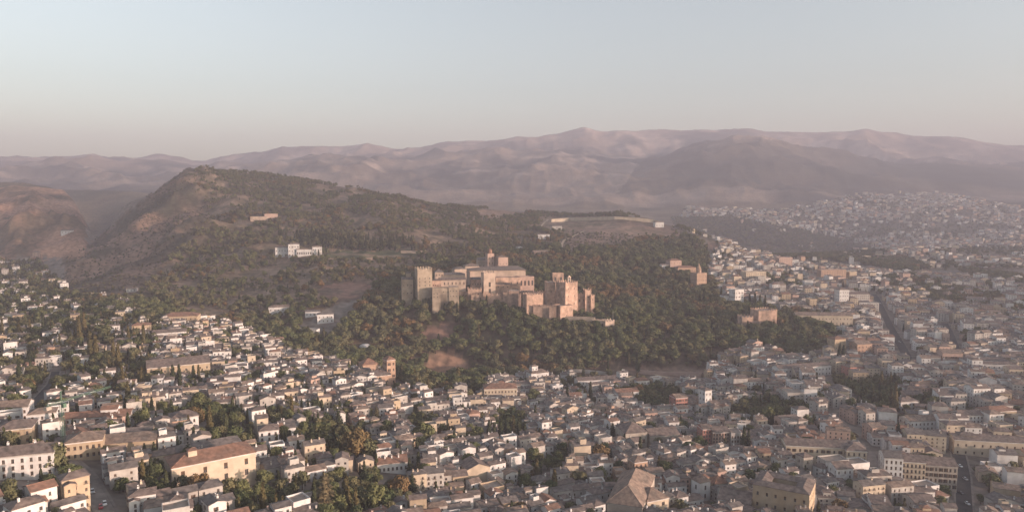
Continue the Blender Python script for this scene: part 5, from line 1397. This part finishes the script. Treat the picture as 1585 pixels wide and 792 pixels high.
plant('mixed', [MIXED], 1 / 60, 400, 1700, [('gold', .22), ('dark', .12), ('olive', .4), ('green', .3)], (6, 13), .6)
plant('gardens', [CITY], 1 / 330, 270, 1700, [('green', .42), ('olive', .33), ('dark', .12), ('gold', .06), ('autumn', .05), ('palm', .02)], (3.5, 8), .2)
plant('parks', GREENS, 1 / 34, 270, 1100, [('green', .5), ('olive', .3), ('dark', .12), ('fir', .04)], (5, 10), .4, ell=True)
plant('bands', GREEN_BANDS, 1 / 80, 950, 2200, BR, (9, 15), .5)
plant('dark_slope', [DARK_SLOPE], 1 / 260, 1800, 3700, [('green', .5), ('pine', .5)], (10, 17), -1, wf=(1.1, 1.6), u=(.2, .6))
plant('far_town', [TOWN], 1 / 900, 1700, 4700, [('green', .5), ('pine', .3), ('dark', .2)], (9, 16), -1, wf=(1.2, 2), u=(.2, .74))
plant('terrace_hill', [MEADOWS['terrace_hill']], 1 / 160, 1400, 2300, [('scrub', .6), ('olive', .4)], (4, 8), -1)
plant('garden_rows', [[(500, 372), (640, 370), (645, 388), (500, 390)], [(425, 366), (520, 364), (520, 380), (500, 384)]], 1 / 60, 1150, 1700, [('dark', .8), ('pine', .2)], (11, 17), 1)
print('trees', len(trees))
for (X, Y) in VACANT:
    for _ in range(random.choice([1, 2, 2, 3])):
        x, y = X + random.uniform(-4, 4), Y + random.uniform(-4, 4)
        if not free(x, y, .3): continue
        trees.append((x, y, float(ground(x, y)), random.uniform(6, 13), random.uniform(.9, 1.25), pick(random, [('green', .36), ('olive', .26), ('dark', .24), ('gold', .08), ('fir', .04), ('autumn', .02)]), False))
def tree_seen(t):
    px, py = project(t[0], t[1], t[2]); hp = t[3] * F_PX / t[1]
    if not (0 < px < 1585 and 250 < py - hp / 2 < 790): return -1
    return hp * (1.0 if not t[6] else 1000)
order = sorted(range(len(trees)), key=lambda i: -tree_seen(trees[i]))
N_TREE = 292
things, rest = order[:N_TREE], order[N_TREE:]
TW = {'green': ('round green tree', 'broadleaf_tree', 'tree'), 'olive': ('olive-green leafy tree', 'broadleaf_tree', 'tree'), 'autumn': ('yellowing autumn tree', 'broadleaf_tree', 'tree'), 'dark': ('dark slender cypress', 'cypress', 'cypress'),
      'gold': ('bronze-green cypress', 'cypress', 'cypress'), 'cedar': ('grey-green ragged conifer', 'conifer', 'conifer'), 'fir': ('dark broad conifer', 'conifer', 'conifer'), 'pine': ('olive pine tree', 'pine_tree', 'tree'),
      'scrub': ('dry round bush', 'bush', 'bush'), 'palm': ('feathery palm', 'palm_tree', 'palm'), 'bigautumn': ('bushy amber autumn tree', 'broadleaf_tree', 'tree'), 'biggreen': ('full green garden tree', 'broadleaf_tree', 'tree'), 'bigolive': ('wide olive-brown tree', 'broadleaf_tree', 'tree')}
items = []
for i in things:
    x, y, z, h, wf, k, ex = trees[i]
    hp = h * F_PX / y
    size = 'tall' if hp > 38 else ('mid-sized' if hp > 22 else 'small')
    px, py = project(x, y, z)
    items.append((f'{size} {TW[k][0]}', px, py - hp / 2))
labs = number(items)
rt = random.Random(5)
for i, lab in zip(things, labs):
    x, y, z, h, wf, k, ex = trees[i]
    root = tag(empty(TW[k][1], (x, y, z), rt.uniform(0, 6.28)), lab, TW[k][2], {'cypress': 'cypresses among the houses', 'tree': 'leafy trees among the houses', 'conifer': 'broad conifers among the houses'}.get(TW[k][2]))
    s_ = h / 10.0
    root.scale = (s_ * wf, s_ * wf, s_)
    j = rt.randrange(len(CROWN[k]))
    link('crown', CROWN[k][j], root); link('trunk', TRUNK[k][j], root)

# the woods: one object of points that carry tree copies
kinds = list(KINDS); proto_col = bpy.data.collections.new('tree_kinds'); protos = {}
idx = 0
for k in kinds:
    for j, (cm, tm) in enumerate(KINDS[k][0]):
        mb = MB(); mb.add(cm); mb.add(tm, None, {0: 1})
        o = bpy.data.objects.new(f'tree_kind_{idx:02d}', mb.mesh('tree', [LEAF[KINDS[k][1]], BARK])); proto_col.objects.link(o)
        protos.setdefault(k, []).append(idx); idx += 1
def scatter(name, sel):
    P = np.array([(trees[i][0], trees[i][1], trees[i][2] - .2) for i in sel])
    me = bpy.data.meshes.new(name); me.from_pydata(P.tolist(), [], [])
    S = np.array([(trees[i][3] / 10 * trees[i][4], trees[i][3] / 10 * trees[i][4], trees[i][3] / 10) for i in sel], np.float32)
    a = me.attributes.new('size', 'FLOAT_VECTOR', 'POINT'); a.data.foreach_set('vector', S.ravel())
    a = me.attributes.new('turn', 'FLOAT_VECTOR', 'POINT'); T = np.zeros((len(sel), 3), np.float32); T[:, 2] = rng.uniform(0, 6.28, len(sel)); a.data.foreach_set('vector', T.ravel())
    a = me.attributes.new('pick', 'INT', 'POINT'); a.data.foreach_set('value', np.array([rt.choice(protos[trees[i][5]]) for i in sel], np.int32))
    o = tag(link(name, me), kind='stuff')
    g = bpy.data.node_groups.new('plant_trees', 'GeometryNodeTree')
    g.interface.new_socket('Geometry', in_out='INPUT', socket_type='NodeSocketGeometry'); g.interface.new_socket('Geometry', in_out='OUTPUT', socket_type='NodeSocketGeometry')
    n_in, n_out = g.nodes.new('NodeGroupInput'), g.nodes.new('NodeGroupOutput')
    ci = g.nodes.new('GeometryNodeCollectionInfo'); ci.inputs['Collection'].default_value = proto_col; ci.inputs['Separate Children'].default_value = True; ci.inputs['Reset Children'].default_value = True
    ip = g.nodes.new('GeometryNodeInstanceOnPoints'); ip.inputs['Pick Instance'].default_value = True
    def attr(nm, ty):
        q = g.nodes.new('GeometryNodeInputNamedAttribute'); q.data_type = ty; q.inputs['Name'].default_value = nm
        return q.outputs['Attribute']
    g.links.new(n_in.outputs[0], ip.inputs['Points']); g.links.new(ci.outputs[0], ip.inputs['Instance'])
    g.links.new(attr('pick', 'INT'), ip.inputs['Instance Index']); g.links.new(attr('size', 'FLOAT_VECTOR'), ip.inputs['Scale']); g.links.new(attr('turn', 'FLOAT_VECTOR'), ip.inputs['Rotation'])
    g.links.new(ip.outputs[0], n_out.inputs[0])
    md = o.modifiers.new('plant_trees', 'NODES'); md.node_group = g
    return o
scatter('woods', rest)
